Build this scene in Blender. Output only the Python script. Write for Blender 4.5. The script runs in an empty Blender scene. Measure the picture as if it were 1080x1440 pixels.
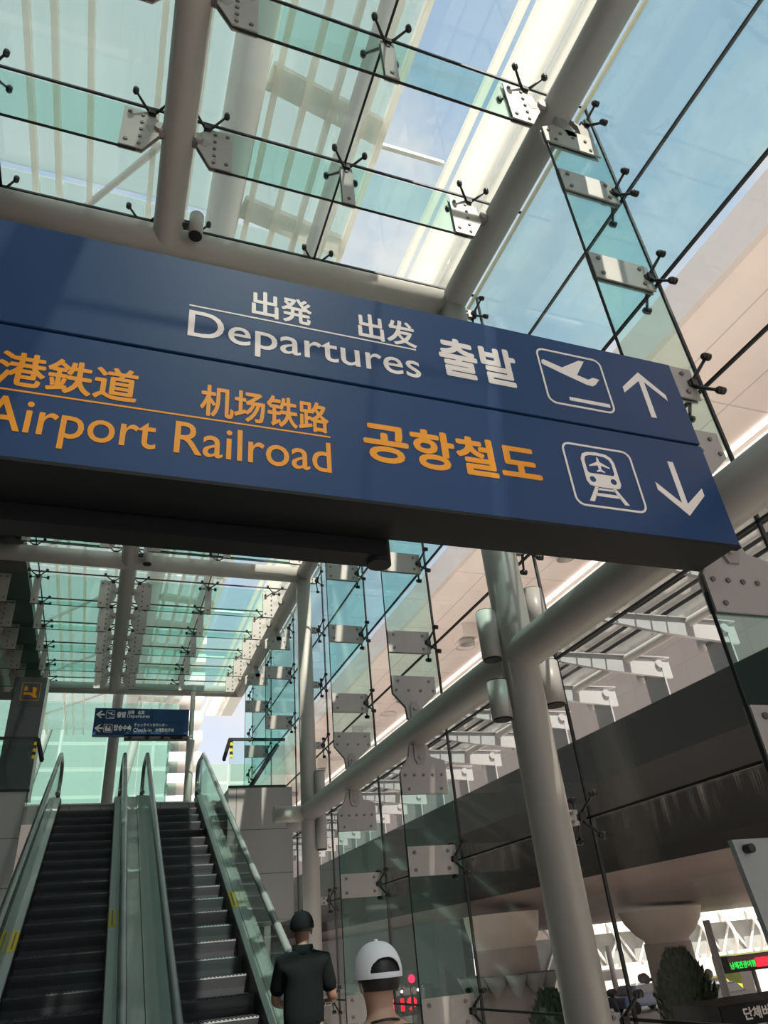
import bpy, bmesh, math, random
from mathutils import Vector, Matrix
random.seed(7)
C = bpy.context.scene.collection
H = 1.6                                   # eye height above the hall floor

# ------------------------------------------------------------------ camera
cam = bpy.data.cameras.new('camera'); co = bpy.data.objects.new('camera', cam); C.objects.link(co)
PIT, YAW, ROL = 0.550863230, 0.394907599, -0.0988903307
fw = Vector((math.sin(YAW)*math.cos(PIT), math.cos(YAW)*math.cos(PIT), math.sin(PIT)))
r0 = Vector((math.cos(YAW), -math.sin(YAW), 0)); u0 = r0.cross(fw)
rt = math.cos(ROL)*r0 + math.sin(ROL)*u0; up = -math.sin(ROL)*r0 + math.cos(ROL)*u0
co.matrix_world = Matrix(((rt.x, up.x, -fw.x, 0), (rt.y, up.y, -fw.y, 0), (rt.z, up.z, -fw.z, H), (0, 0, 0, 1)))
cam.sensor_fit = 'VERTICAL'; cam.sensor_height = 36; cam.lens = 36*1002.6/1440
cam.clip_start = 0.05; cam.clip_end = 600
bpy.context.scene.camera = co

# ------------------------------------------------------------------ light, sky, exposure
SKY = 0.95; SUN = 9.0
TO_SUN = Vector((0.108, -0.60, 0.80)).normalized()
w = bpy.data.worlds.new('sky'); bpy.context.scene.world = w; w.use_nodes = True
nt = w.node_tree; nt.nodes.clear()
def N(t, **k):
    n = nt.nodes.new(t)
    for a, b in k.items(): setattr(n, a, b)
    return n
out = N('ShaderNodeOutputWorld'); bg = N('ShaderNodeBackground'); bg.inputs[1].default_value = SKY
tc = N('ShaderNodeTexCoord'); sep = N('ShaderNodeSeparateXYZ'); nt.links.new(tc.outputs['Generated'], sep.inputs[0])
rmp = N('ShaderNodeValToRGB'); e = rmp.color_ramp.elements
e[0].position = 0.0; e[0].color = (0.50, 0.50, 0.50, 1)
e[1].position = 0.04; e[1].color = (0.86, 0.90, 1.0, 1)
x = e.new(0.45); x.color = (0.66, 0.76, 0.92, 1)
x = e.new(1.0); x.color = (0.42, 0.55, 0.74, 1)
nt.links.new(sep.outputs['Z'], rmp.inputs[0])
mp = N('ShaderNodeMapping'); mp.inputs['Scale'].default_value = (1.0, 1.0, 1.7); mp.inputs['Location'].default_value = (0.35, 0.2, 0.1)
nz = N('ShaderNodeTexNoise'); nz.inputs['Scale'].default_value = 3.2; nz.inputs['Detail'].default_value = 7; nz.inputs['Roughness'].default_value = 0.6
nt.links.new(tc.outputs['Generated'], mp.inputs[0]); nt.links.new(mp.outputs[0], nz.inputs[0])
cr = N('ShaderNodeValToRGB'); cr.color_ramp.elements[0].position = 0.42; cr.color_ramp.elements[1].position = 0.66
nt.links.new(nz.outputs['Fac'], cr.inputs[0])
mx = N('ShaderNodeMixRGB'); mx.inputs[2].default_value = (0.90, 0.87, 0.87, 1)
nt.links.new(cr.outputs[0], mx.inputs[0]); nt.links.new(rmp.outputs[0], mx.inputs[1])
nt.links.new(mx.outputs[0], bg.inputs[0]); nt.links.new(bg.outputs[0], out.inputs[0])
sl = bpy.data.lights.new('sun', 'SUN'); sl.energy = SUN; sl.angle = 0.009; sl.color = (1.0, 0.90, 0.78)
so = bpy.data.objects.new('sun', sl); C.objects.link(so)
so.rotation_euler = TO_SUN.to_track_quat('Z', 'Y').to_euler(); so.location = (0, 0, 60)
sc = bpy.context.scene
sc.view_settings.view_transform = 'Standard'; sc.view_settings.look = 'None'
sc.view_settings.gamma = 1; sc.view_settings.use_curve_mapping = False
sc.view_settings.exposure = 0.10
sc.cycles.transparent_max_bounces = 96
sc.cycles.max_bounces = 10

# ------------------------------------------------------------------ materials
def mat(name, col, rough=0.5, metal=0.0, spec=0.5, var=0.0, vscale=3.0, bump=0.0, emit=None, coat=0.0, stretch=None):
    m = bpy.data.materials.new(name); m.use_nodes = True
    t = m.node_tree; b = t.nodes['Principled BSDF']
    b.inputs['Base Color'].default_value = (*col, 1); b.inputs['Roughness'].default_value = rough
    b.inputs['Metallic'].default_value = metal; b.inputs['Specular IOR Level'].default_value = spec
    b.inputs['Coat Weight'].default_value = coat
    if var or bump:
        tc = t.nodes.new('ShaderNodeTexCoord'); n = t.nodes.new('ShaderNodeTexNoise')
        n.inputs['Scale'].default_value = vscale; n.inputs['Detail'].default_value = 5
        if stretch:
            mpp = t.nodes.new('ShaderNodeMapping'); mpp.inputs['Scale'].default_value = stretch
            t.links.new(tc.outputs['Object'], mpp.inputs[0]); t.links.new(mpp.outputs[0], n.inputs[0])
        else: t.links.new(tc.outputs['Object'], n.inputs[0])
        if var:
            q = t.nodes.new('ShaderNodeMixRGB'); q.blend_type = 'MIX'
            q.inputs[1].default_value = (*[c*(1-var) for c in col], 1); q.inputs[2].default_value = (*[min(1, c*(1+var)) for c in col], 1)
            t.links.new(n.outputs['Fac'], q.inputs[0]); t.links.new(q.outputs[0], b.inputs['Base Color'])
        if bump:
            bn = t.nodes.new('ShaderNodeBump'); bn.inputs['Strength'].default_value = bump
            t.links.new(n.outputs['Fac'], bn.inputs['Height']); t.links.new(bn.outputs[0], b.inputs['Normal'])
    if emit:
        b.inputs['Emission Color'].default_value = (*emit[0], 1); b.inputs['Emission Strength'].default_value = emit[1]
    return m

def glass(name, tint, base=0.04, gain=0.75, haze=None, power=4.0):
    m = bpy.data.materials.new(name); m.use_nodes = True
    t = m.node_tree; t.nodes.clear()
    o = t.nodes.new('ShaderNodeOutputMaterial'); tr = t.nodes.new('ShaderNodeBsdfTransparent'); gl = t.nodes.new('ShaderNodeBsdfGlossy')
    tr.inputs[0].default_value = (*tint, 1); gl.inputs['Roughness'].default_value = 0.0
    lw = t.nodes.new('ShaderNodeLayerWeight'); lw.inputs[0].default_value = 0.5
    p = t.nodes.new('ShaderNodeMath'); p.operation = 'POWER'; p.inputs[1].default_value = power
    a = t.nodes.new('ShaderNodeMath'); a.operation = 'MULTIPLY_ADD'; a.inputs[1].default_value = gain; a.inputs[2].default_value = base; a.use_clamp = True
    t.links.new(lw.outputs['Facing'], p.inputs[0]); t.links.new(p.outputs[0], a.inputs[0])
    m1 = t.nodes.new('ShaderNodeMixShader'); t.links.new(a.outputs[0], m1.inputs[0])
    first = tr.outputs[0]
    if haze:
        df = t.nodes.new('ShaderNodeBsdfDiffuse'); df.inputs[0].default_value = (*haze[1], 1)
        tl = t.nodes.new('ShaderNodeBsdfTranslucent'); tl.inputs[0].default_value = (*haze[1], 1)
        ad = t.nodes.new('ShaderNodeMixShader'); ad.inputs[0].default_value = 0.6
        t.links.new(df.outputs[0], ad.inputs[1]); t.links.new(tl.outputs[0], ad.inputs[2])
        m2 = t.nodes.new('ShaderNodeMixShader'); m2.inputs[0].default_value = haze[0]
        t.links.new(tr.outputs[0], m2.inputs[1]); t.links.new(ad.outputs[0], m2.inputs[2]); first = m2.outputs[0]
    t.links.new(first, m1.inputs[1]); t.links.new(gl.outputs[0], m1.inputs[2]); t.links.new(m1.outputs[0], o.inputs[0])
    return m

def streak(name, tint):
    m = glass(name, tint, 0.028, 0.5, haze=(0.5, (0.75, 0.70, 0.68))); t = m.node_tree
    mixn = [n for n in t.nodes if n.type == 'MIX_SHADER' and any(l.from_node.type == 'BSDF_TRANSPARENT' for l in n.inputs[1].links)][0]
    tc = t.nodes.new('ShaderNodeTexCoord'); mp_ = t.nodes.new('ShaderNodeMapping'); mp_.inputs['Scale'].default_value = (1, 28, 1.6)
    n = t.nodes.new('ShaderNodeTexNoise'); n.inputs['Scale'].default_value = 1.0; n.inputs['Detail'].default_value = 4
    r = t.nodes.new('ShaderNodeValToRGB'); r.color_ramp.elements[0].position = 0.54; r.color_ramp.elements[1].position = 0.78
    sx = t.nodes.new('ShaderNodeSeparateXYZ'); mr = t.nodes.new('ShaderNodeMapRange')
    mr.inputs['From Min'].default_value = H+0.50; mr.inputs['From Max'].default_value = H+0.745; mr.inputs['To Max'].default_value = 0.34
    mu = t.nodes.new('ShaderNodeMath'); mu.operation = 'MULTIPLY'
    t.links.new(tc.outputs['Object'], mp_.inputs[0]); t.links.new(mp_.outputs[0], n.inputs[0]); t.links.new(n.outputs['Fac'], r.inputs[0])
    t.links.new(tc.outputs['Object'], sx.inputs[0]); t.links.new(sx.outputs['Z'], mr.inputs['Value'])
    t.links.new(r.outputs[0], mu.inputs[0]); t.links.new(mr.outputs[0], mu.inputs[1]); t.links.new(mu.outputs[0], mixn.inputs[0])
    return m

def grid_mat(name, col, line, sx, sy, rough=0.5, mortar=0.012, offset=0.0, var=0.06, axis='XZ', spec=0.5):
    m = mat(name, col, rough, spec=spec); t = m.node_tree; b = t.nodes['Principled BSDF']
    tc = t.nodes.new('ShaderNodeTexCoord'); s = t.nodes.new('ShaderNodeSeparateXYZ'); cb = t.nodes.new('ShaderNodeCombineXYZ')
    t.links.new(tc.outputs['Object'], s.inputs[0]); t.links.new(s.outputs[axis[0]], cb.inputs[0]); t.links.new(s.outputs[axis[1]], cb.inputs[1])
    br = t.nodes.new('ShaderNodeTexBrick'); br.offset = offset; br.inputs['Scale'].default_value = 1.0
    br.inputs['Brick Width'].default_value = sx; br.inputs['Row Height'].default_value = sy; br.inputs['Mortar Size'].default_value = mortar
    br.inputs['Color1'].default_value = (*col, 1); br.inputs['Color2'].default_value = (*[c*(1-var) for c in col], 1); br.inputs['Mortar'].default_value = (*line, 1)
    t.links.new(cb.outputs[0], br.inputs[0]); t.links.new(br.outputs[0], b.inputs['Base Color'])
    return m

M = dict(
 steel=mat('painted_steel', (0.40, 0.375, 0.345), 0.38, var=0.05, vscale=6),
 kerbsteel=mat('shaded_canopy_steel', (0.30, 0.30, 0.31), 0.4),  # shade on the white canopy steel is put into this grey
 wsteel=mat('white_painted_steel', (0.80, 0.80, 0.78), 0.4),
 dark=mat('dark_cast_steel', (0.045, 0.043, 0.042), 0.4, 0.6),
 plate=mat('brushed_steel_plate', (0.40, 0.37, 0.345), 0.42, 0.3, var=0.08, vscale=5),
 bolt=mat('bolt_steel', (0.16, 0.15, 0.14), 0.35, 0.8),
 lug=mat('lug_steel', (0.33, 0.30, 0.28), 0.4, 0.4),
 roofglass=glass('roof_glass', (0.92, 0.965, 0.963), 0.04, 0.5),
 topglass=glass('coated_wall_glass', (0.80, 0.945, 0.945), 0.05, 0.6, haze=(0.11, (0.90, 0.95, 0.94))),
 wallglass=glass('clear_wall_glass', (0.955, 0.97, 0.965), 0.028, 0.5),
 streakglass=streak('streaked_wall_glass', (0.955, 0.97, 0.965)),
 cream=mat('sunlit_edge_cream', (0.90, 0.86, 0.66), 0.4),
 finglass=glass('teal_fin_glass', (0.80, 0.93, 0.90), 0.03, 0.55),
 endglass=glass('pale_green_glass', (0.80, 0.93, 0.90), 0.05, 0.6),
 railglass=glass('rail_glass', (0.88, 0.95, 0.93), 0.05, 0.5),
 escglass=glass('balustrade_glass', (0.66, 0.76, 0.73), 0.05, 0.6),
 seal=mat('black_silicone', (0.012, 0.013, 0.014), 0.6),
 blue=mat('blue_sign_face', (0.020, 0.058, 0.165), 0.40, spec=0.28, var=0.05, vscale=2),
 blueback=mat('navy_sign_back', (0.022, 0.045, 0.11), 0.4),
 signdark=mat('black_sign_case', (0.010, 0.010, 0.012), 0.55, spec=0.25),
 white=mat('white_reflective_film', (1.0, 0.90, 0.83), 0.35),
 orange=mat('orange_reflective_film', (1.0, 0.37, 0.005), 0.4),
 granite=grid_mat('grey_granite_panels', (0.29, 0.28, 0.27), (0.10, 0.10, 0.10), 1.2, 0.75, 0.35, 0.008),
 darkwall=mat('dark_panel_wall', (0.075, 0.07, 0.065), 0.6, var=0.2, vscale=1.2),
 floor=grid_mat('floor_tiles', (0.56, 0.52, 0.48), (0.12, 0.12, 0.12), 0.6, 0.6, 0.3, 0.006, axis='XY'),
 step=mat('escalator_step_metal', (0.060, 0.060, 0.068), 0.42, 0.3),
 escdeck=mat('brushed_deck_steel', (0.40, 0.43, 0.41), 0.38, 0.4, var=0.12, vscale=4, stretch=(8, 0.6, 0.6)),
 skirt=mat('pale_green_skirt', (0.50, 0.55, 0.53), 0.35, 0.3),
 rubber=mat('grey_green_handrail', (0.13, 0.155, 0.15), 0.22, spec=0.7),
 yellow=mat('yellow_sticker', (0.80, 0.62, 0.03), 0.5),
 black=mat('black_paint', (0.015, 0.015, 0.016), 0.45),
 elev=mat('dark_grey_panel', (0.085, 0.087, 0.092), 0.5, var=0.08),
 frit=glass('fritted_canopy_glass', (0.90, 0.95, 0.95), 0.03, 0.3, haze=(0.72, (0.47, 0.55, 0.55))),
 strip=glass('opal_skylight_strip', (0.9, 0.9, 0.88), 0.02, 0.1, haze=(0.93, (0.97, 0.95, 0.90))),
 cove=mat('cove_light', (0.9, 0.85, 0.8), 0.5, emit=((1.0, 0.86, 0.78), 1.3)),
 soffit=grid_mat('bounce_pink_soffit', (0.96, 0.84, 0.79), (0.68, 0.58, 0.54), 12.0, 4.8, 0.6, 0.06, axis='YX', var=0.03),  # warm bounced light is put into the soffit's pink base colour
 fascia=mat('terminal_fascia', (0.74, 0.66, 0.62), 0.5),
 termwall=grid_mat('terminal_wall', (0.38, 0.345, 0.33), (0.33, 0.30, 0.285), 3.0, 1.6, 0.6, 0.05, axis='YZ', var=0.1),
 deck=mat('deck_concrete_dark', (0.030, 0.029, 0.030), 0.5, spec=0.3, var=0.18, vscale=0.5),  # the shadow on the deck side is put into this dark colour
 belly=mat('deck_underside_lit', (0.48, 0.37, 0.335), 0.42, var=0.35, vscale=0.6, stretch=(1.0, 0.25, 4.0)),  # ground bounce on the same deck's underside is put into this brown
 asphalt=mat('deck_paving', (0.80, 0.72, 0.66), 0.8, var=0.1),
 street=mat('street_concrete', (0.56, 0.50, 0.46), 0.8, var=0.15, vscale=0.3),
 pillar=mat('concrete_pillar', (0.50, 0.41, 0.36), 0.7, var=0.08, vscale=1.5),
 capital=mat('bounce_lit_capital', (0.80, 0.66, 0.57), 0.6),  # concrete made paler, with bounce light on the flare put into the colour
 leaf=mat('dark_leaves', (0.045, 0.075, 0.030), 0.55, var=0.45, vscale=9),
 bark=mat('bark', (0.10, 0.07, 0.05), 0.8),
 concourse=mat('cream_concourse', (0.86, 0.80, 0.74), 0.5),
 window=mat('tinted_window', (0.10, 0.12, 0.12), 0.08, spec=0.8),
 palewindow=mat('pale_window_band', (0.30, 0.31, 0.30), 0.3, var=0.5, vscale=0.8),
 grass=mat('grass_bank', (0.16, 0.20, 0.05), 0.9, var=0.4, vscale=2),
 taxi=mat('yellow_car_paint', (0.85, 0.62, 0.04), 0.25, coat=0.5),
 carwhite=mat('white_car_paint', (0.75, 0.75, 0.76), 0.25, coat=0.5),
 carblue=mat('blue_grey_car_paint', (0.16, 0.20, 0.34), 0.25, coat=0.5),
 cardark=mat('dark_car_paint', (0.03, 0.03, 0.035), 0.2, coat=0.5),
 tyre=mat('tyre', (0.02, 0.02, 0.02), 0.8),
 ledred=mat('led_red', (0.2, 0, 0), 0.5, emit=((1.0, 0.01, 0.03), 1.6)),
 ledgreen=mat('led_green', (0, 0.2, 0), 0.5, emit=((0.02, 0.9, 0.10), 1.0)),
 ledpanel=mat('led_panel_maroon', (0.20, 0.03, 0.03), 0.5),
 tail=mat('tail_lamp', (0.3, 0, 0.02), 0.4, emit=((1.0, 0.02, 0.10), 1.4)),
 lamp=mat('lamp_white', (0.8, 0.8, 0.8), 0.4, emit=((1, 1, 1), 1.5)),
 buspaint=mat('dark_bus_paint', (0.085, 0.08, 0.078), 0.35),
 greypanel=mat('matt_grey_panel', (0.30, 0.315, 0.31), 0.45),
 skin=mat('skin', (0.52, 0.31, 0.22), 0.5),
 shadeskin=mat('shaded_skin', (0.24, 0.13, 0.09), 0.5),  # skin darkened to carry the shade on the man in black
 hair=mat('black_hair', (0.012, 0.010, 0.010), 0.5, bump=0.3, vscale=60),
 blackshirt=mat('black_shirt', (0.006, 0.008, 0.009), 0.9, spec=0.1, bump=0.15, vscale=14),
 blackcap=mat('black_cap', (0.007, 0.007, 0.009), 0.85, spec=0.12),
 trousers=mat('charcoal_trousers', (0.03, 0.03, 0.035), 0.8),
 navy=mat('navy_tee', (0.012, 0.020, 0.055), 0.85, spec=0.15),
 whitecap=mat('white_cap_cloth', (0.84, 0.83, 0.89), 0.8, bump=0.12, vscale=25),
 facade=grid_mat('facade_bands', (0.26, 0.36, 0.335), (0.36, 0.45, 0.42), 2.6, 1.5, 0.25, 0.10, axis='XZ', var=0.18),
 bandwhite=mat('white_louvre', (0.88, 0.86, 0.84), 0.5),
 camgrey=mat('lamp_housing', (0.42, 0.40, 0.38), 0.4),
)

# ------------------------------------------------------------------ mesh helpers
class MB:
    def __init__(s): s.v = []; s.f = []; s.sm = []; s.mi = []; s.cur = 0
    def add(s, vs, fs, smooth=False):
        o = len(s.v); s.v += [tuple(p) for p in vs]
        for f in fs: s.f.append(tuple(i+o for i in f)); s.sm.append(smooth); s.mi.append(s.cur)
        return s
    def box(s, x0, x1, y0, y1, z0, z1):
        v = [(x0,y0,z0),(x1,y0,z0),(x1,y1,z0),(x0,y1,z0),(x0,y0,z1),(x1,y0,z1),(x1,y1,z1),(x0,y1,z1)]
        return s.add(v, [(0,3,2,1),(4,5,6,7),(0,1,5,4),(1,2,6,5),(2,3,7,6),(3,0,4,7)])
    def bar(s, a, b, wd, ht, upv=(0,0,1)):
        a = Vector(a); b = Vector(b); d = (b-a).normalized(); u = Vector(upv)
        sd = d.cross(u)
        if sd.length < 1e-4: sd = d.cross(Vector((1,0,0)))
        sd.normalize(); u = sd.cross(d).normalized()
        v = []
        for p in (a, b):
            for i, j in ((-1,-1),(1,-1),(1,1),(-1,1)): v.append(p + sd*(i*wd/2) + u*(j*ht/2))
        return s.add(v, [(0,1,2,3),(7,6,5,4),(0,4,5,1),(1,5,6,2),(2,6,7,3),(3,7,4,0)])
    def tube(s, pts, r, n=16, caps=True):
        pts = [Vector(p) for p in pts]; k = len(pts); rs = r if isinstance(r, (list, tuple)) else [r]*k
        v = []; prev = None
        for i, p in enumerate(pts):
            d = (pts[min(i+1, k-1)] - pts[max(i-1, 0)]).normalized()
            if prev is None:
                a = d.cross(Vector((0,0,1)))
                if a.length < 1e-3: a = d.cross(Vector((1,0,0)))
            else: a = prev - d*prev.dot(d)
            a.normalize(); prev = a; b = d.cross(a)
            for j in range(n):
                t = 2*math.pi*j/n; v.append(p + (a*math.cos(t) + b*math.sin(t))*rs[i])
        f = [(i*n+j, i*n+(j+1) % n, (i+1)*n+(j+1) % n, (i+1)*n+j) for i in range(k-1) for j in range(n)]
        s.add(v, f, True)
        if caps:
            o = len(s.v) - len(v); s.f += [tuple(o+j for j in range(n))[::-1], tuple(o+(k-1)*n+j for j in range(n))]; s.sm += [False, False]; s.mi += [s.cur]*2
        return s
    def ball(s, c, r, n=10, m=7, sc=(1,1,1)):
        v = []; c = Vector(c)
        for i in range(m+1):
            ph = math.pi*i/m
            for j in range(n):
                t = 2*math.pi*j/n
                v.append((c.x+r*sc[0]*math.sin(ph)*math.cos(t), c.y+r*sc[1]*math.sin(ph)*math.sin(t), c.z+r*sc[2]*math.cos(ph)))
        f = [(i*n+j, (i+1)*n+j, (i+1)*n+(j+1) % n, i*n+(j+1) % n) for i in range(m) for j in range(n)]
        return s.add(v, f, True)
    def prism(s, pts, axis, a, b):
        # polygon pts (u, v) extruded along axis from a to b; axis Y: (u,v)=(x,z); X: (y,z); Z: (x,y)
        def P(u, v, t): return {'Y': (u, t, v), 'X': (t, u, v), 'Z': (u, v, t)}[axis]
        n = len(pts); v = [P(u, w_, a) for u, w_ in pts] + [P(u, w_, b) for u, w_ in pts]
        return s.add(v, [tuple(range(n)), tuple(range(2*n-1, n-1, -1))] + [(i, i+n, (i+1) % n + n, (i+1) % n) for i in range(n)])
    def lathe(s, prof, c=(0,0,0), n=24):
        v = []; c = Vector(c)
        for r, z in prof:
            for j in range(n):
                t = 2*math.pi*j/n; v.append((c.x+r*math.cos(t), c.y+r*math.sin(t), c.z+z))
        k = len(prof)
        f = [(i*n+j, i*n+(j+1) % n, (i+1)*n+(j+1) % n, (i+1)*n+j) for i in range(k-1) for j in range(n)]
        return s.add(v, f, True)
    def build(s, name, m, parent=None, loc=None, bevel=0.0):
        me = bpy.data.meshes.new(name); me.from_pydata(s.v, [], s.f); me.update()
        me.polygons.foreach_set('use_smooth', s.sm); me.polygons.foreach_set('material_index', s.mi)
        bm = bmesh.new(); bm.from_mesh(me); bmesh.ops.recalc_face_normals(bm, faces=bm.faces)
        if bevel: bmesh.ops.bevel(bm, geom=bm.edges[:], offset=bevel, segments=2, affect='EDGES')
        bm.to_mesh(me); bm.free()
        for q in (m if isinstance(m, tuple) else (m,)): me.materials.append(M[q])
        o = bpy.data.objects.new(name, me); C.objects.link(o)
        if parent: o.parent = parent
        if loc: o.location = loc
        return o
def tag(o, label, cat, group=None, kind='thing'):
    o['label'] = label; o['category'] = cat; o['kind'] = kind
    if group: o['group'] = group
    return o
def thing(name, label, cat, loc=(0,0,0), group=None):
    o = bpy.data.objects.new(name, None); C.objects.link(o); o.location = loc
    o.empty_display_size = 0.1
    return tag(o, label, cat, group)
def struct(o): o['kind'] = 'structure'; return o
def copy_tree(o, parent=None):
    c = o.copy(); C.objects.link(c); c.parent = parent
    for ch in list(o.children): copy_tree(ch, c)
    return c
ORD = 'first second third fourth fifth sixth seventh eighth ninth tenth eleventh twelfth thirteenth fourteenth fifteenth sixteenth seventeenth eighteenth'.split()

def text_mesh(s, box, m, parent, y, bold=0.0, name='lettering', depth=0.0015, flip=False, rect=None):
    """letters fitted into box (x0, x1, z0, z1) on the plane y, facing -Y (or +Y when flip)"""
    cu = bpy.data.curves.new('txt', 'FONT'); cu.body = s; cu.size = 1.0; cu.resolution_u = 4; cu.fill_mode = 'BOTH'
    o = bpy.data.objects.new('txt', cu); C.objects.link(o)
    dg = bpy.context.evaluated_depsgraph_get(); me = bpy.data.meshes.new_from_object(o.evaluated_get(dg))
    bpy.data.objects.remove(o); bpy.data.curves.remove(cu)
    base = [(v.co.x, v.co.y) for v in me.vertices]; polys = [tuple(p.vertices) for p in me.polygons]; bpy.data.meshes.remove(me)
    n_ = 8 if bold > 0 else 1; B = bold
    xs = [p[0] for p in base]; ys = [p[1] for p in base]
    x0, x1, z0, z1 = box; ax, bx, ay, by = min(xs)-B, max(xs)+B, min(ys)-B, max(ys)+B
    V = []; F = []
    for q in range(n_):
        dx, dy = (B*math.cos(math.tau*q/n_), B*math.sin(math.tau*q/n_)) if bold else (0, 0)
        o_ = len(V); yy = y - (q*0.00008)*(-1 if flip else 1)
        for px_, py_ in base:
            u = (px_+dx-ax)/(bx-ax); t = (py_+dy-ay)/(by-ay)
            if flip: u = 1-u
            V.append((x0+(x1-x0)*u, yy, z0+(z1-z0)*t))
        F += [tuple(i+o_ for i in p) for p in polys]
    me = bpy.data.meshes.new(name); me.from_pydata(V, [], F); me.update()
    bm = bmesh.new(); bm.from_mesh(me)
    r = bmesh.ops.extrude_face_region(bm, geom=bm.faces[:])
    bmesh.ops.translate(bm, vec=(0, (depth if flip else -depth), 0), verts=[q for q in r['geom'] if isinstance(q, bmesh.types.BMVert)])
    for f_ in bm.faces: f_.smooth = False
    bmesh.ops.recalc_face_normals(bm, faces=bm.faces); bm.to_mesh(me); bm.free()
    me.materials.clear(); me.materials.append(M[m]); me.name = name
    ob = bpy.data.objects.new(name, me); C.objects.link(ob); ob.parent = parent
    return ob
def rrect(x0, x1, z0, z1, r, n=6):
    p = []
    for cx, cz, a in ((x1-r, z1-r, 0), (x0+r, z1-r, 90), (x0+r, z0+r, 180), (x1-r, z0+r, 270)):
        for i in range(n+1):
            t = math.radians(a+90*i/n); p.append((cx+r*math.cos(t), cz+r*math.sin(t)))
    return p
def ring_prism(mb, outer, inner, a, b):
    n = len(outer); v = []
    for t in (a, b):
        v += [(x, t, z) for x, z in outer] + [(x, t, z) for x, z in inner]
    f = []
    for i in range(n):
        j = (i+1) % n
        f += [(i, j, n+j, n+i), (2*n+i, 3*n+i, 3*n+j, 2*n+j), (i, 2*n+i, 2*n+j, j), (n+i, n+j, 3*n+j, 3*n+i)]
    return mb.add(v, f)

# ------------------------------------------------------------------ setting: hall floor, walls, street
XC, XG = 3.18, 3.55                        # column line, glass wall plane
ZT, RT = H+6.3, 0.15                       # roof tubes
ZR = H+6.55                                # roof glass
FL2 = 4.72                                 # upper floor
FRAMES = (5.0, 12.0, 19.0)
struct(MB().box(-3.6, 3.62, -5, 7.6, -0.25, 0).build('floor', 'floor'))
struct(MB().box(-3.6, -3.4, -5, 24, -0.25, 8.3).build('wall_left', 'darkwall'))
struct(MB().box(-3.6, 3.62, 16.9, 24, FL2-0.35, FL2).build('floor_upper', 'floor'))
struct(MB().box(-3.4, -1.25, 14.4, 14.55, 0, 4.5).build('wall_granite_left', 'granite'))
struct(MB().box(2.25, 3.48, 14.4, 16.9, 2.25, 4.5).build('wall_granite_right', 'granite'))
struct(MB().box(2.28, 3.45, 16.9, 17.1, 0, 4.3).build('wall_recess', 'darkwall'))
struct(MB().box(-3.4, -1.75, -5, 21, ZR+0.02, ZR+0.20).build('ceiling_left', 'darkwall'))
struct(MB().box(3.62, 260, -60, 260, -3.1, -2.9).build('ground_street', 'street'))
struct(MB().box(-260, 3.62, 24, 260, -3.1, -2.9).build('ground_far', 'street'))

# ------------------------------------------------------------------ steel frame
def tube_thing(name, label, a, b, r, cat='steel tube', n=28, group=None):
    o = MB().tube([a, b], r, n).build(name, 'steel'); return tag(o, label, cat, group)
for i, y in enumerate(FRAMES[:2]):
    tube_thing('steel_column', ['thick pale grey tube column in front, rising behind the blue sign', 'slimmer pale grey tube column by the granite wall beside the escalator'][i],
               (XC, y, 0), (XC, y, ZT), 0.155 if i == 0 else 0.135, 'column')
tube_thing('steel_column', 'pale grey column at the top of the escalators, behind the small blue sign', (0.12, 19.4, FL2), (0.12, 19.4, ZT), 0.13, 'column')
tube_thing('roof_beam', 'grey tube beam down the middle of the glass roof', (0, -2, ZT), (0, 19, ZT), 0.14, 'beam')
tube_thing('roof_beam', 'grey tube beam along the right edge of the glass roof', (XC, -2, ZT), (XC, 19, ZT), RT, 'beam')
tube_thing('roof_beam', 'grey tube beam at the far left edge of the roof, above the lift panel', (-2.45, 11.0, ZT), (-2.45, 19, ZT), 0.16, 'beam')
for y, l in zip(FRAMES, ('grey cross tube of the roof directly above the blue sign', 'grey cross tube of the roof seen just under the blue sign', 'grey cross tube at the far end of the glass roof')):
    tube_thing('cross_tube', l, (-3.38, y, ZT), (XC, y, ZT), 0.145, 'beam')
tube_thing('wall_rail_tube', 'thick grey tube running along the glass wall at mid height', (XC, -1, H+2.03), (XC, 13.0, H+2.03), 0.155, 'rail tube')
tube_thing('wall_rail_tube', 'short grey stub tube between the far column and granite wall', (XC, 12.0, H+2.0), (2.6, 12.0, H+2.0), 0.12, 'rail tube')

# ------------------------------------------------------------------ glazing
TY = 7/6
roof_y = [5+TY*k for k in range(-6, 13)]
wn = [0]
def window(mb, m):
    wn[0] += 1; return struct(mb.build('window_%d' % wn[0], m))
for i in range(len(roof_y)-1):
    a, b = roof_y[i]+0.008, roof_y[i+1]-0.008
    for x0, x1 in ((-1.75, -1.558), (-1.542, -0.008), (0.008, 1.542), (1.558, XG-0.02)):
        if x0 < -1.7 and b < 4: continue
        window(MB().box(x0, x1, a, b, ZR, ZR+0.02), 'roofglass')
for k, x in enumerate((-1.55, 0.0, 1.55)):
    struct(MB().box(x-0.009, x+0.009, -2, 19, ZR-0.002, ZR+0.022).build('trim_%d' % (k+1), 'seal'))
for k, y in enumerate(roof_y):
    struct(MB().box(-1.75, XG-0.02, y-0.009, y+0.009, ZR-0.002, ZR+0.022).build('trim_%d' % (k+10), 'seal'))
WY = [5+7/3*k for k in range(-3, 7)]       # vertical joints of the glass wall
WZ = [H-1.6, H-0.53, H+0.745, H+2.02, H+3.08, H+4.14, H+5.18, ZR+0.02]
for i in range(len(WY)-1):
    for j in range(len(WZ)-1):
        g = 'topglass' if j >= 5 else ('streakglass' if j == 1 else 'wallglass')
        window(MB().box(XG-0.011, XG+0.011, WY[i]+0.008, WY[i+1]-0.008, WZ[j]+0.008, WZ[j+1]-0.008), g)
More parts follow.
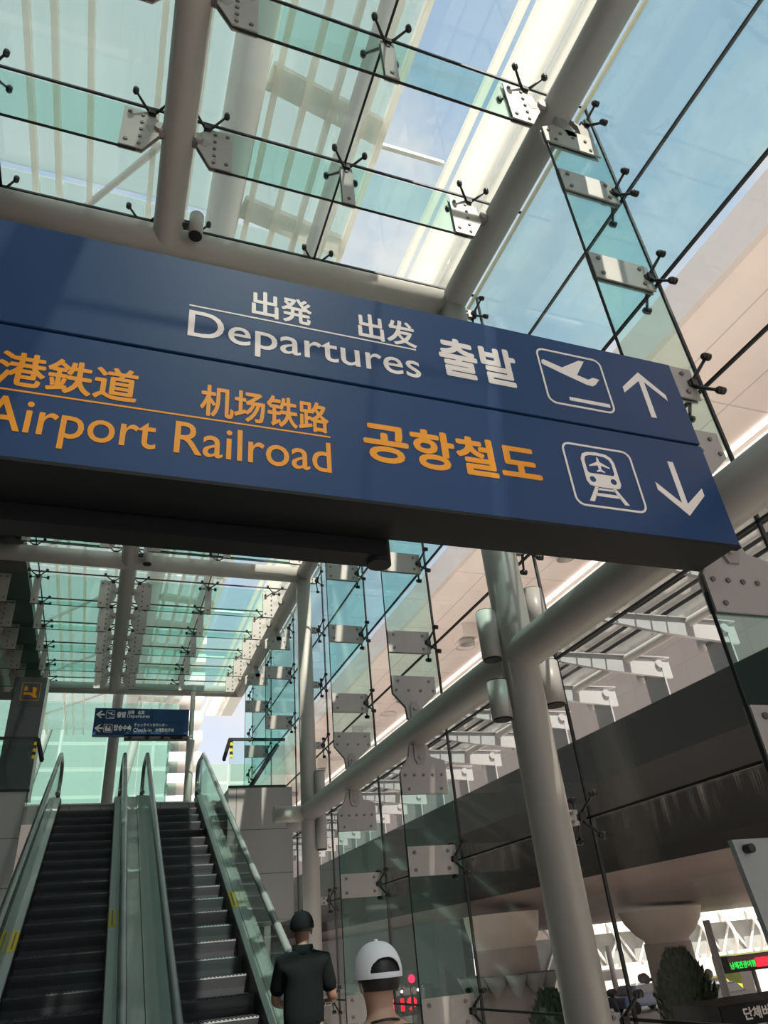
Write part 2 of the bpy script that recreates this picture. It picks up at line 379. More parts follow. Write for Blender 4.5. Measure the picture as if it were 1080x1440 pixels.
for k, y in enumerate(WY):
    struct(MB().box(XG-0.013, XG+0.013, y-0.009, y+0.009, 0, ZR).build('trim_%d' % (k+40), 'seal'))
for k, z in enumerate(WZ):
    struct(MB().box(XG-0.013, XG+0.013, WY[0], WY[-1], z-0.009, z+0.009).build('trim_%d' % (k+60), 'seal'))
struct(MB().box(XG-0.045, XG-0.013, -2, 19, ZR-0.035, ZR-0.004).build('trim_90', 'cream'))  # cream bar painting the sunlit edge of the roof glass
# end wall of the upper hall
for k, (x0, x1, z0, z1) in enumerate([(-3.4, -1.2, FL2+.02, 6.4), (-1.18, 0.8, FL2+.02, 6.4), (-3.4, -1.2, 6.42, ZR), (-1.18, 0.8, 6.42, ZR), (0.82, 1.86, FL2+.02, 6.4), (0.82, 1.86, 6.42, ZR)]):
    window(MB().box(x0, x1, 21.0, 21.02, z0, z1), 'endglass')

# ------------------------------------------------------------------ spider fittings
def spider_master(name, spread=0.15, reach=0.085, detail=True):
    root = bpy.data.objects.new(name, None); C.objects.link(root); root.empty_display_size = 0.1
    hub = MB().tube([(0,0,-0.045),(0,0,0.03)], 0.035, 12).box(-0.03, 0.03, -0.05, 0.05, -0.03, 0.02)
    if detail:
        hub.build('hub', 'dark', root)
        for sx in (-1, 1):
            for sy in (-1, 1):
                a = MB().tube([(sx*0.015, sy*0.02, 0), (sx*0.06, sy*0.06, 0.015), (sx*spread, sy*spread, reach-0.025)], [0.016, 0.013, 0.010], 8)
                a.tube([(sx*spread, sy*spread, reach-0.045), (sx*spread, sy*spread, reach)], 0.026, 12)
                a.ball((sx*spread, sy*spread, reach-0.045), 0.024, 10, 6)
                a.build('arm', 'dark', root)
    else:
        for sx in (-1, 1):
            for sy in (-1, 1):
                hub.tube([(sx*0.015, sy*0.02, 0), (sx*spread, sy*spread, reach-0.03)], 0.011, 6)
                hub.tube([(sx*spread, sy*spread, reach-0.05), (sx*spread, sy*spread, reach)], 0.026, 8)
        hub.build('fitting', 'dark', root)
    return root
sp_near = spider_master('spider_fitting'); sp_far = spider_master('spider_fitting', detail=False)
used = set()
def spider(loc, rot, label, group, far=False):
    m = sp_far if far else sp_near
    if m not in used: used.add(m); o = m
    else: o = copy_tree(m)
    o.location = loc; o.rotation_euler = rot
    return tag(o, label, 'spider fitting', group)

def plate_mb(mb, x0, x1, y, z0, z1, th=0.012, gap=0.016):
    for s in (-1, 1):
        mb.box(x0, x1, y+s*gap-th/2, y+s*gap+th/2, z0, z1)
    return mb
def bolts(mb, pts, y, gap=0.016, r=0.014):
    mb.cur = 1
    for x, z in pts:
        for s in (-1, 1):
            mb.tube([(x, y+s*(gap+0.004), z), (x, y+s*(gap+0.016), z)], r, 8)
    mb.cur = 0
    return mb

# roof fins (glass ribs across the roof) -------------------------------------
def roof_fin(y, side, label, detail):
    sgn = 1 if side > 0 else -1
    z0, z1 = H+5.90, H+6.50
    t = thing('glass_roof_fin', label, 'glass fin', (0, y, z0), 'glass fins under the roof')
    X = lambda a: sgn*a
    def bx(mb, a, b, *r): return mb.box(min(X(a), X(b)), max(X(a), X(b)), *r)
    h = z1-z0
    bx(MB(), 0.33, 2.78, -0.010, 0.010, 0.0, h).build('glass_blade', 'finglass', t)
    bx(MB(), 0.33, 2.78, -0.011, 0.011, -0.006, 0.0).build('edge_seal', 'seal', t)
    ends = [(0.28, 0.47, 0.12), (2.84, 2.64, 3.04)] if sgn > 0 else [(0.28, 0.47, 0.12), (2.2, 2.0, 2.32)]
    for (a, b, tip) in ends:
        p = MB()
        for s in (-1, 1):
            yy = s*0.017
            poly = [(X(b), 0.0), (X(b), h*0.92), (X(a), h*0.92), (X(a - (0.09 if a < 1 else -0.09)), h*0.80), (X(a - (0.12 if a < 1 else -0.12)), h*0.42), (X(a), 0.0)]
            p.prism(poly, 'Y', yy-0.006, yy+0.006)
        for q in range(5): bolts(p, [(X(a + (0.03 if a < 1 else -0.03)), 0.06 + q*0.105)], 0, 0.017, 0.016)
        bolts(p, [(X(b + (-0.05 if a < 1 else 0.05)), 0.08), (X(b + (-0.05 if a < 1 else 0.05)), h*0.82)], 0, 0.017, 0.018)
        p.build('clamp_plate', ('plate', 'bolt'), t)
        lg = MB(); lg.bar((X(a - (0.02 if a < 1 else -0.02)), 0, h*0.50), (X(tip), 0, h*0.62), 0.05, 0.09).tube([(X(tip + (0.04 if a < 1 else -0.04)), -0.05, h*0.60), (X(tip + (0.04 if a < 1 else -0.04)), 0.05, h*0.60)], 0.05, 12)
        lg.build('lug', 'lug', t)
    m = plate_mb(MB(), min(X(1.49), X(1.61)), max(X(1.49), X(1.61)), 0, 0.0, h*0.95)
    bolts(m, [(X(1.55), 0.07), (X(1.55), h*0.82)], 0, r=0.018).build('clamp_plate', ('plate', 'bolt'), t)
    return t
frame_k = (0, 6, 12)
for k in range(-3, 12):
    if k in frame_k: continue
    y = 5+TY*k; n = k+3 if k < 0 else k
    where = ('above the sign, %s back' % ORD[k+3]) if k < 0 else ('behind the sign, %s back' % ORD[k-1] if k < 6 else 'in the far bay, %s back' % ORD[k-7])
    roof_fin(y, 1, 'teal glass fin right of the middle roof beam, ' + where, True)
    roof_fin(y, -1, 'teal glass fin left of the middle roof beam, ' + where, True)
for k in range(-3, 13):
    y = 5+TY*k; fr = k in frame_k
    zz = ZR-0.10
    row = '%s row back' % ORD[k+3]
    for x, nm in ((1.55, 'midway right'), (-1.55, 'midway left'), (2.86, 'beside the right beam'), (0.24, 'right of the middle beam'), (-0.24, 'left of the middle beam')):
        if x == 2.86 and fr: continue
        spider((x, y, zz), (0, 0, 0), 'dark spider fitting under roof glass, %s, %s' % (nm, row), 'spider fittings under the roof', far=k > 4)

# wall fins -------------------------------------------------------------------
FX0, FX1 = 2.94, 3.47
def wall_fin(y, label):
    t = thing('glass_wall_fin', label, 'glass fin', (0, y, 0), 'glass fins of the side wall')
    high = y > 14
    segs = [(FL2, H+5.93)] if high else [(0.05, H+1.50), (H+2.47, H+5.93)]
    for a, b in segs:
        MB().box(FX0, FX1+0.05, -0.010, 0.010, a, b).build('glass_blade', 'finglass', t)
        MB().box(FX0-0.006, FX0, -0.011, 0.011, a, b).build('edge_seal', 'seal', t)
    for z in (H-0.53, H+0.745, H+3.08, H+4.14, H+5.18):
        if high and z < H+3.5: continue
        pl = plate_mb(MB(), FX0, FX1, 0, z-0.135, z+0.135)
        bolts(pl, [(FX0+0.07, z-0.08), (FX0+0.07, z+0.08), (FX1-0.09, z-0.08), (FX1-0.09, z+0.08)], 0, r=0.018).build('clamp_plate', ('plate', 'bolt'), t)
    # hook plates either side of the rail tube
    if not high:
        zc = H+2.03
        up = MB(); dn = MB()
        for s in (-1, 1):
            yy = s*0.018
            up.prism([(FX0, H+2.66), (FX1, H+2.66), (FX1, H+2.46), (XC+0.10, H+2.30), (XC+0.09, zc+0.14), (XC-0.09, zc+0.14), (XC-0.10, H+2.30), (FX0, H+2.46)], 'Y', yy-0.007, yy+0.007)
            dn.prism([(FX0, H+1.38), (FX1, H+1.38), (FX1, H+1.72), (XC+0.13, H+1.76), (XC+0.10, zc-0.14), (XC-0.10, zc-0.14), (XC-0.13, H+1.76), (FX0, H+1.60)], 'Y', yy-0.007, yy+0.007)
        bolts(up, [(FX0+0.04+0.15*q, H+2.49) for q in range(4)] + [(FX0+0.07, H+2.6), (FX1-0.08, H+2.6)], 0, 0.018, 0.016).build('hook_plate', ('plate', 'bolt'), t)
        bolts(dn, [(FX0+0.05+0.105*q, H+1.57) for q in range(5)] + [(FX0+0.08, H+1.43), (FX1-0.08, H+1.43)], 0, 0.018, 0.016).build('hook_plate', ('plate', 'bolt'), t)
        MB().prism([(XC-0.055, zc+0.13), (XC-0.055, H+2.31), (XC-0.03, H+2.36), (XC+0.03, H+2.36), (XC+0.055, H+2.31), (XC+0.055, zc+0.13)], 'Y', -0.04, -0.026).tube([(XC, -0.055, H+2.28), (XC, 0.03, H+2.28)], 0.022, 10).build('lug', 'lug', t)
        MB().prism([(XC-0.065, zc-0.13), (XC-0.065, H+1.74), (XC-0.035, H+1.68), (XC+0.035, H+1.68), (XC+0.065, H+1.74), (XC+0.065, zc-0.13)], 'Y', -0.04, -0.026).tube([(XC, -0.055, H+1.75), (XC, 0.03, H+1.75)], 0.022, 10).build('lug', 'lug', t)
    # head plate and bracket to the roof beam
    hp = MB()
    for s in (-1, 1):
        yy = s*0.018; hp.prism([(FX0-0.02, H+5.70), (FX0-0.02, H+5.90), (FX0+0.10, H+5.98), (FX1-0.02, H+5.98), (FX1, H+5.70)], 'Y', yy-0.007, yy+0.007)
    bolts(hp, [(FX0+0.03+0.125*q, H+5.87) for q in range(4)] + [(FX0+0.08, H+5.75), (FX1-0.10, H+5.75)], 0, 0.018, 0.016).build('head_plate', ('plate', 'bolt'), t)
    MB().bar((XC+0.05, 0, H+5.9), (XC-0.02, 0, H+6.2), 0.05, 0.10, (1,0,0)).build('lug', 'lug', t)
    MB().prism([(XC+0.16, H+5.97), (XC+0.16, H+6.12), (XC+0.10, H+6.2), (FX1-0.1, H+6.14), (FX1, H+6.3), (FX1, H+5.97)], 'Y', -0.02, 0.02).build('lug', 'lug', t)
    return t
WR = (0, math.pi/2, 0)
fin_ix = 0
for k in range(-1, 7):
    y = 5+7/3*k
    lines = ['beside the right end of the blue sign', 'at the front column', 'first behind the front column', 'second behind the front column', 'at the far slim column', 'first past the far column', 'second past the far column', 'at the end of the hall'][k+1]
    col = k % 3 == 0
    if not col:
        wall_fin(y, 'upright teal glass fin of the side wall, ' + lines)
    for j, z in enumerate((H-0.53, H+0.745, H+2.02, H+3.08, H+4.14, H+5.18, H+6.20)):
        if j == 2 or (y > 14 and j < 4): continue
        if not col and j == 6: pass
        s = spider((XG-0.10, y, z), WR, 'dark spider fitting on side wall, %s, %s up' % (lines, ORD[j]), 'spider fittings on the side wall', far=k > 2)
        if col and k < 6:
            b = MB(); 
            for q in (-1, 1): b.box(XC+0.10, XG-0.13, y+q*0.02-0.006, y+q*0.02+0.006, z-0.055, z+0.055)
            bolts(b, [(XG-0.19, z-0.03), (XG-0.19, z+0.03)], y, 0.024, 0.014)
            o = b.build('column_bracket', ('plate', 'bolt')); tag(o, 'small steel spider bracket, %s, %s up' % (lines, ORD[j]), 'bracket', 'brackets on the columns')

# ------------------------------------------------------------------ cylinder lamps
def cyl_lamp(name, label, x, y, z0, z1, r, arm=None):
    t = thing(name, label, 'lamp', (x, y, z0), 'cylinder lamps on the steel frame')
    MB().tube([(0,0,0), (0,0,z1-z0)], r, 24).build('housing', 'camgrey', t)
    for q in (-0.012, z1-z0-0.004): MB().tube([(0,0,q), (0,0,q+0.014)], r*0.9, 24).build('lens', 'signdark', t)
    if arm:
        ax, ay, az = arm
        MB().bar((0,0,(z1-z0)*0.5 if abs(az) < 1e-6 else az), (ax, ay, (z1-z0)*0.5 if abs(az) < 1e-6 else az), 0.05, 0.05).build('bracket', 'dark', t)
    return t
cyl_lamp('cylinder_lamp', 'grey cylinder uplight right of the front column, above rail tube', 3.44, 5.0, H+2.25, H+2.66, 0.09, (-0.15, 0, 0))
cyl_lamp('cylinder_lamp', 'grey cylinder downlight right of the front column, below rail tube', 3.44, 5.0, H+1.62, H+1.98, 0.095, (-0.15, 0, 0))
cyl_lamp('cylinder_lamp', 'grey cylinder uplight left of the front column, above rail tube', 2.94, 5.02, H+2.00, H+2.42, 0.085, (0.12, 0, 0))
cyl_lamp('cylinder_lamp', 'grey cylinder downlight left of the front column, below rail tube', 2.94, 5.02, H+1.50, H+1.80, 0.085, (0.12, 0, 0))
cyl_lamp('cylinder_lamp', 'grey cylinder uplight beside the slim far column', 3.33, 11.86, H+2.1, H+2.62, 0.085)
cyl_lamp('cylinder_lamp', 'grey cylinder downlight under rail tube at the slim far column', 3.33, 11.86, H+1.45, H+1.95, 0.085)
cyl_lamp('cylinder_lamp', 'small grey cylinder lamp hung on the middle roof beam above the sign', 0.26, 4.72, H+6.12, H+6.42, 0.07, (-0.24, 0, 0.15))
cyl_lamp('cylinder_lamp', 'small grey cylinder lamp at the roof tube crossing below the sign', 0.30, 11.75, H+6.15, H+6.48, 0.08, (-0.28, 0, 0.16))

# ------------------------------------------------------------------ big hanging sign
YS = 2.3; ZS = H
sg = thing('hanging_sign', 'large navy hanging sign reading Departures and Airport Railroad with two arrows', 'sign', (0, 0, 0))
SX0, SX1 = -1.75, 2.868
MB().box(SX0+0.01, SX1-0.012, YS+0.02, YS+0.29, ZS+1.575, ZS+2.795).build('case', 'signdark', sg, bevel=0.004)
MB().box(SX0, SX1, YS, YS+0.024, ZS+2.213, ZS+2.803).build('upper_face', 'blue', sg, bevel=0.003)
MB().box(SX0, SX1, YS, YS+0.024, ZS+1.575, ZS+2.199).build('lower_face', 'blue', sg, bevel=0.003)
MB().box(SX0, SX1, YS+0.27, YS+0.294, ZS+1.58, ZS+2.80).build('back_face', 'blueback', sg)
MB().box(SX0, SX1-0.004, YS-0.004, YS+0.03, ZS+1.562, ZS+1.578).build('bottom_trim', 'signdark', sg)
pipe = MB().box(-3.41, 1.08, YS+0.30, YS+0.42, ZS+1.50, ZS+1.62).tube([(1.06, YS+0.36, ZS+1.48), (1.06, YS+0.36, ZS+1.80)], 0.055, 20)
pipe.build('support_pipe', 'signdark', sg)
def T(s, x0, x1, z0, z1, m, bold=0.0): return text_mesh(s, (x0, x1, ZS+z0, ZS+z1), m, sg, YS-0.0005, bold)
T('出発', 0.402, 0.688, 2.522, 2.690, 'white', 0.022); T('出发', 0.918, 1.222, 2.516, 2.690, 'white', 0.022)
T('Departures', 0.128, 1.222, 2.268, 2.476, 'white', 0.006)
T('출발', 1.338, 1.782, 2.375, 2.640, 'white', 0.030)
T('空港鉄道', -0.705, -0.042, 1.898, 2.068, 'orange', 0.022); T('机场铁路', 0.200, 0.742, 1.893, 2.060, 'orange', 0.022)
T('Airport Railroad', -0.555, 0.744, 1.640, 1.846, 'orange', 0.006)
T('공항철도', 0.895, 1.778, 1.782, 2.004, 'orange', 0.030)
def flat(pts, m, name, d=0.0018, parent=sg, y=YS, dz=ZS):
    return MB().prism([(x, z+dz) for x, z in pts], 'Y', y-d, y+0.001).build(name, m, parent)
flat([(0.126, 2.502), (1.214, 2.502), (1.214, 2.510), (0.126, 2.510)], 'white', 'rule_line')
flat([(-0.72, 1.874), (0.746, 1.874), (0.746, 1.882), (-0.72, 1.882)], 'orange', 'rule_line')
def frame_box(x0, x1, z0, z1):
    mb = MB(); ring_prism(mb, rrect(x0, x1, ZS+z0, ZS+z1, 0.05), rrect(x0+0.011, x1-0.011, ZS+z0+0.011, ZS+z1-0.011, 0.040), YS-0.004, YS+0.001)
    return mb.build('pictogram_frame', 'white', sg)
frame_box(1.930, 2.347, 2.318, 2.708); frame_box(1.932, 2.344, 1.695, 2.069)
flat([(1.951,2.600),(1.955,2.620),(1.968,2.628),(2.076,2.593),(2.201,2.673),(2.236,2.674),(2.163,2.559),(2.229,2.540),(2.265,2.562),(2.305,2.556),(2.269,2.512),(2.245,2.496),(2.209,2.500),(2.070,2.548),(1.956,2.590)], 'white', 'aeroplane_pictogram')
flat([(2.068,2.385),(2.322,2.385),(2.322,2.361),(2.068,2.361)], 'white', 'runway_pictogram')
flat([(2.602,2.680),(2.749,2.540),(2.749,2.498),(2.622,2.612),(2.622,2.350),(2.586,2.350),(2.586,2.612),(2.455,2.498),(2.455,2.540)], 'white', 'up_arrow')
flat([(2.583,2.052),(2.619,2.052),(2.619,1.792),(2.752,1.905),(2.752,1.859),(2.604,1.720),(2.455,1.857),(2.455,1.903),(2.583,1.792)], 'white', 'down_arrow')
flat([(2.030,1.980),(2.045,2.012),(2.075,2.027),(2.132,2.033),(2.189,2.027),(2.216,2.010),(2.228,1.980),(2.230,1.850),(2.218,1.826),(2.190,1.819),(2.072,1.819),(2.043,1.826),(2.030,1.850)], 'white', 'train_pictogram')
flat([(2.050,1.975),(2.060,1.998),(2.085,2.008),(2.132,2.012),(2.175,2.008),(2.198,1.995),(2.207,1.972),(2.207,1.908),(2.198,1.898),(2.060,1.898),(2.050,1.908)], 'blue', 'train_window', 0.003)
flat([(2.128,2.003),(2.134,1.990),(2.136,1.972),(2.188,1.945),(2.188,1.938),(2.137,1.950),(2.135,1.926),(2.152,1.915),(2.152,1.908),(2.128,1.913),(2.104,1.908),(2.104,1.915),(2.121,1.926),(2.119,1.950),(2.068,1.938),(2.068,1.945),(2.120,1.972),(2.122,1.990)], 'white', 'train_emblem', 0.004)
for cx in (2.068, 2.189):
    flat([(cx+0.017*math.cos(a*math.pi/8), 1.861+0.017*math.sin(a*math.pi/8)) for a in range(16)], 'blue', 'train_headlamp', 0.003)
flat([(2.072,1.822),(2.094,1.822),(2.043,1.730),(2.015,1.730)], 'white', 'track_pictogram'); flat([(2.166,1.822),(2.188,1.822),(2.245,1.730),(2.217,1.730)], 'white', 'track_pictogram')
flat([(2.084,1.812),(2.178,1.812),(2.183,1.801),(2.078,1.801)], 'white', 'track_pictogram'); flat([(2.070,1.782),(2.192,1.782),(2.202,1.764),(2.058,1.764)], 'white', 'track_pictogram')

# ------------------------------------------------------------------ escalators
TOPY, SLO = 16.8, 0.5
def escalator(xa, xb, label, stick):
    """xa..xb: clear step width"""
    t = thing('escalator', label, 'escalator', (0, 0, 0))
    n = 23; rise = 0.2; run = 0.4
    first = None
    for i in range(n):
        y1 = TOPY - run*i; z1 = FL2 - rise*i
        if z1 < 0.15: break
        if first is None:
            mb = MB(); wd = xb-xa; y0 = -run
            mb.prism([(0, 0), (-run, 0), (-run-0.015, -0.02), (-run-0.005, -0.06), (-run+0.02, -0.13), (-run+0.03, -rise), (-run+0.03, -rise-0.03), (0, -rise-0.03)], 'X', 0, wd)
            m_ = int(wd/0.045)
            for g in range(m_): mb.box(0.01+g*0.045, 0.01+g*0.045+0.022, -run-0.012, 0, -0.001, 0.006)
            first = mb.build('step', 'step', t); o = first
        else:
            o = first.copy(); C.objects.link(o); o.parent = t
        o.location = (xa, y1, z1 - rise + 0.0)
    MB().box(xa, xb, TOPY, TOPY+1.2, FL2-0.02, FL2+0.005).build('comb_plate', 'escdeck', t)
    y_lo = TOPY - (FL2+0.1)/SLO
    def incl(mb, x0, x1, lo, hi, ylo=y_lo, yhi=TOPY+0.4):
        zf = lambda y: min(FL2, FL2 - SLO*(TOPY-y))
        ys = [ylo, TOPY, yhi] if yhi > TOPY else [ylo, yhi]
        pts = [(y, zf(y)+hi) for y in ys] + [(y, zf(y)+lo) for y in ys[::-1]]
        return mb.prism(pts, 'X', x0, x1)
    for s, xe in ((-1, xa), (1, xb)):
        o1 = xe; o2 = xe+s*0.10; o3 = xe+s*0.15; o4 = xe+s*0.27
        incl(MB(), min(o1, o1+s*0.012), max(o1, o1+s*0.012), -0.25, 0.12).build('skirt_panel', 'black', t)
        incl(MB(), min(o1+s*0.012, o2), max(o1+s*0.012, o2), -0.1, 0.13).build('inner_deck', 'skirt', t)
        incl(MB(), min(o2+s*0.012, o2+s*0.028), max(o2+s*0.012, o2+s*0.028), 0.1, 0.92, yhi=TOPY+0.9).build('balustrade_panel', 'escglass', t)
        incl(MB(), min(o2, o4), max(o2, o4), -0.55, 0.15).build('outer_deck', 'escdeck', t)
        xh = o2+s*0.02
        path = []; z0 = lambda y: FL2 - SLO*(TOPY-y)
        yb = TOPY-(FL2-0.05)/SLO
        path += [(xh, yb-0.55, 0.55), (xh, yb-0.75, 0.75), (xh, yb-0.62, 0.95), (xh, yb-0.3, 1.0), (xh, yb, 1.08)]
        k = 10
        for i in range(k+1):
            y = yb+0.4 + (TOPY-0.3-yb-0.4)*i/k; path.append((xh, y, z0(y)+1.0))
        path += [(xh, TOPY, FL2+0.99), (xh, TOPY+0.7, FL2+1.0)]
        for a in range(1, 7):
            th = math.pi/2 - a*math.pi/6; path.append((xh, TOPY+0.7+0.32*math.cos(th), FL2+0.68+0.32*math.sin(th)))
        path.append((xh, TOPY+0.45, FL2+0.30))
        hb = MB().tube(path, 0.046, 14).build('handrail', 'rubber', t)
        MB().tube([(xh, TOPY+0.3, FL2+0.1), (xh, TOPY+0.9, FL2+0.12), (xh, TOPY+0.95, FL2+0.5)], 0.05, 8).build('newel_base', 'black', t)
    for (xs, ys, wd, up) in stick:
        zf = FL2 - SLO*(TOPY-ys); p = []
        v = []
        for dy in (-0.24, 0.24):
            for dx in (0, wd): v.append((xs+dx, ys+dy, zf+SLO*dy+up+0.002))
        for dy in (-0.24, 0.24):
            for dx in (0, wd): v.append((xs+dx, ys+dy, zf+SLO*dy+up+0.006))
        MB().add(v, [(0,1,3,2),(4,6,7,5),(0,4,5,1),(1,5,7,3),(3,7,6,2),(2,6,4,0)]).build('caution_sticker', 'yellow', t)
        v = []
        for q in (0.006, 0.008):
            for dy in (-0.20, 0.20):
                for dx in (wd*0.40, wd*0.60): v.append((xs+dx, ys+dy, zf+SLO*dy+up+q))
        MB().add(v, [(0,1,3,2),(4,6,7,5),(0,4,5,1),(1,5,7,3),(3,7,6,2),(2,6,4,0)]).build('sticker_print', 'bolt', t)
    return t
escalator(-0.78, 0.255, 'left escalator with dark steps rising to the upper floor', [(-0.875, 11.3, 0.085, 0.13), (-1.04, 11.3, 0.085, 0.15), (0.27, 11.7, 0.085, 0.13)])
escalator(0.96, 1.925, 'right escalator with dark steps beside the granite wall', [(1.935, 12.0, 0.085, 0.13)])

dv = MB().prism([(7.0, -0.4), (16.8, 4.5), (17.3, 4.7), (17.3, 4.84), (16.8, 4.84), (7.0, -0.06)], 'X', 0.53, 0.685).build('divider_deck', 'escdeck')
tag(dv, 'smooth pale metal deck strip between the two escalators', 'deck strip')
# balustrades of the upper floor
def balustrade(label, x0, x1, y, zt, tape_x, dirn):
    t = thing('glass_balustrade', label, 'balustrade', (0, y, 4.5))
    MB().box(x0, x1, -0.008, 0.008, 0.03, zt-0.02).build('glass_panel', 'railglass', t)
    MB().box(x0-0.02, x1, -0.025, 0.025, zt-0.03, zt+0.02).build('top_rail', 'black', t)
    MB().box(x0, x1, -0.02, 0.02, 0.0, 0.05).build('bottom_rail', 'black', t)
    ex = tape_x
    g = MB().bar((ex, -0.01, zt-0.02), (ex+dirn*0.14, -0.25, zt-0.46), 0.05, 0.06).build('guard_plate', 'signdark', t)
    for q in range(6):
        MB().bar((ex-dirn*0.03, -0.03, zt-0.02-q*0.058), (ex-dirn*0.035, -0.032, zt-0.02-(q+1)*0.058), 0.05, 0.05).build('warning_tape', 'yellow' if q % 2 else 'black', t)
    return t
balustrade('glass balustrade with black rail on the granite wall, right of escalators', 2.25, 3.36, 14.45, 0.93, 2.25, -1)
balustrade('glass balustrade with black rail at the left, before the lift panel', -3.38, -1.2, 14.45, 0.93, -1.2, 1)
tag(MB().bar((3.4, 15.3, 5.55), (2.70, 15.3, 4.5), 0.05, 0.09).build('stair_handrail', 'signdark'), 'slanting dark handrail seen behind the right glass balustrade', 'handrail')

# escalator guide panel
ep = thing('guide_panel', 'tall dark grey upright panel with orange escalator symbol, upper left', 'panel', (-1.66, 16.2, FL2))
MB().box(-0.32, 0.30, 0, 0.35, 0, 2.45).build('body', 'elev', ep, bevel=0.01)
MB().box(0.30, 0.335, 0.02, 0.34, 0, 2.43).build('side_trim', 'wsteel', ep)
ic = MB(); ring_prism(ic, rrect(-0.16, 0.20, 1.95, 2.33, 0.02, 2), rrect(-0.152, 0.192, 1.958, 2.322, 0.018, 2), -0.004, 0.001)
ic.build('pictogram_frame', 'orange', ep)
MB().prism([(-0.11, 2.07), (0.02, 2.07), (0.10, 2.01), (0.15, 2.01), (0.15, 2.06), (0.12, 2.06), (0.03, 2.12), (-0.11, 2.12)], 'Y', -0.004, 0.001).prism([(0.06, 2.08), (0.12, 2.05), (0.13, 2.22), (0.05, 2.24)], 'Y', -0.004, 0.001).prism([(-0.11, 2.15), (-0.03, 2.16), (-0.06, 2.26), (-0.10, 2.24)], 'Y', -0.004, 0.001).build('escalator_pictogram', 'orange', ep)

# small far sign on its post
s2 = thing('hanging_sign', 'small blue sign with left arrows above the escalator landing', 'sign', (0, 18.5, H))
MB().box(-0.38, 1.85, 0, 0.22, 4.99, 5.64).build('case', 'blue', s2, bevel=0.006)
MB().box(-0.38, 1.85, -0.004, 0, 5.312, 5.322).build('divider', 'blueback', s2)
MB().box(0.35, 1.87, 0.02, 0.2, 4.90, 4.985).build('support_bar', 'signdark', s2)
def T2(s, x0, x1, z0, z1, b=0.02): return text_mesh(s, (x0, x1, z0, z1), 'white', s2, -0.001, b)
T2('출발', 0.13, 0.34, 5.41, 5.56, 0.04); T2('出発　出发', 0.38, 0.77, 5.50, 5.59); T2('Departures', 0.37, 0.90, 5.39, 5.49, 0.01)
T2('탑승수속', 0.09, 0.50, 5.09, 5.24, 0.04); T2('チェックインカウンター', 0.55, 1.34, 5.20, 5.28); T2('Check-in', 0.54, 0.97, 5.07, 5.16, 0.01); T2('办理登机手续', 1.06, 1.50, 5.07, 5.16)
def flat2(pts, nm): return MB().prism(pts, 'Y', -0.005, 0).build(nm, 'white', s2)
for dz in (5.48, 5.15):
    flat2([(-0.35, dz), (-0.24, dz+0.09), (-0.20, dz+0.09), (-0.27, dz+0.02), (-0.15, dz+0.02), (-0.15, dz-0.02), (-0.27, dz-0.02), (-0.20, dz-0.09), (-0.24, dz-0.09)], 'left_arrow')
mb = MB(); ring_prism(mb, rrect(-0.12, 0.08, 5.38, 5.58, 0.02, 2), rrect(-0.11, 0.07, 5.39, 5.57, 0.018, 2), -0.005, 0); mb.build('pictogram_frame', 'white', s2)
flat2([(-0.10, 5.55), (-0.03, 5.52), (0.03, 5.56), (0.01, 5.50), (0.06, 5.49), (0.06, 5.47), (0.0, 5.475), (-0.10, 5.535)], 'aeroplane_pictogram'); flat2([(-0.05, 5.41), (0.06, 5.41), (0.06, 5.425), (-0.05, 5.425)], 'runway_pictogram')
mb = MB(); ring_prism(mb, rrect(-0.14, 0.06, 5.05, 5.25, 0.02, 2), rrect(-0.13, 0.05, 5.06, 5.24, 0.018, 2), -0.005, 0); mb.build('pictogram_frame', 'white', s2)
flat2([(-0.11, 5.08), (0.03, 5.08), (0.03, 5.13), (0.0, 5.15), (0.02, 5.20), (-0.01, 5.20), (-0.03, 5.15), (-0.06, 5.15), (-0.06, 5.21), (-0.10, 5.21), (-0.11, 5.13)], 'counter_pictogram')
tag(MB().tube([(1.93, 18.6, FL2), (1.93, 18.6, ZT)], 0.06, 16).tube([(1.93, 18.6, FL2), (1.93, 18.6, H+4.9)], 0.10, 16).build('sign_post', 'steel'), 'grey post at the right end of the small blue sign', 'post')

# plain grey panel at the right edge
gp = thing('grey_notice_panel', 'blank matt grey panel with black stud, cut off at the right edge', 'panel', (0, 2.0, H))
MB().prism([(1.94, 0.215), (2.75, 0.215), (2.75, -0.9), (2.06, -0.9)], 'Y', 0, 0.02).build('panel', 'greypanel', gp)
MB().tube([(1.985, -0.03, 0.185), (1.985, 0.0, 0.185)], 0.014, 12).build('stud', 'black', gp)
MB().tube([(2.4, 0.05, -1.6), (2.4, 0.05, 0.1)], 0.03, 10).build('post', 'dark', gp)

# ------------------------------------------------------------------ overhead canopy outside the roof
cz = H+9.5
cp = thing('overhead_canopy', 'large white fritted glass canopy with ribs high above the glass roof', 'canopy', (0, 0, cz))
for k in range(-7, 9):
    MB().box(-8, 2.6, -1+4*k+0.05, 3+4*k-0.05, 0.15, 0.18).build('glass_panel', 'frit', cp)
xs_ = [-2.6, -1.8, -1.5, -1.1, -0.3, 0.2, 1.1, 1.5, 1.86, 2.3, 2.62]
for x in xs_: MB().box(x-0.035, x+0.035, -1, 35, -0.05, 0.12).build('mullion', 'strip', cp)
for k in range(17):
    y = 1.0+1.95*k
    MB().bar((1.0, y-0.15, 0.1), (2.65, y+0.15, 0.1), 0.34, 0.10).build('rib_slab', 'strip', cp)
for k in range(7):
    y = 2.0+4.6*k
    MB().tube([(-2.6, y+2.6, 0.0), (-0.2, y-0.6, 0.0)], 0.05, 8).build('brace', 'wsteel', cp)
MB().tube([(0.75, -1, 0.1), (0.75, 35, 0.1)], 0.24, 20).build('tube_beam', 'wsteel', cp)
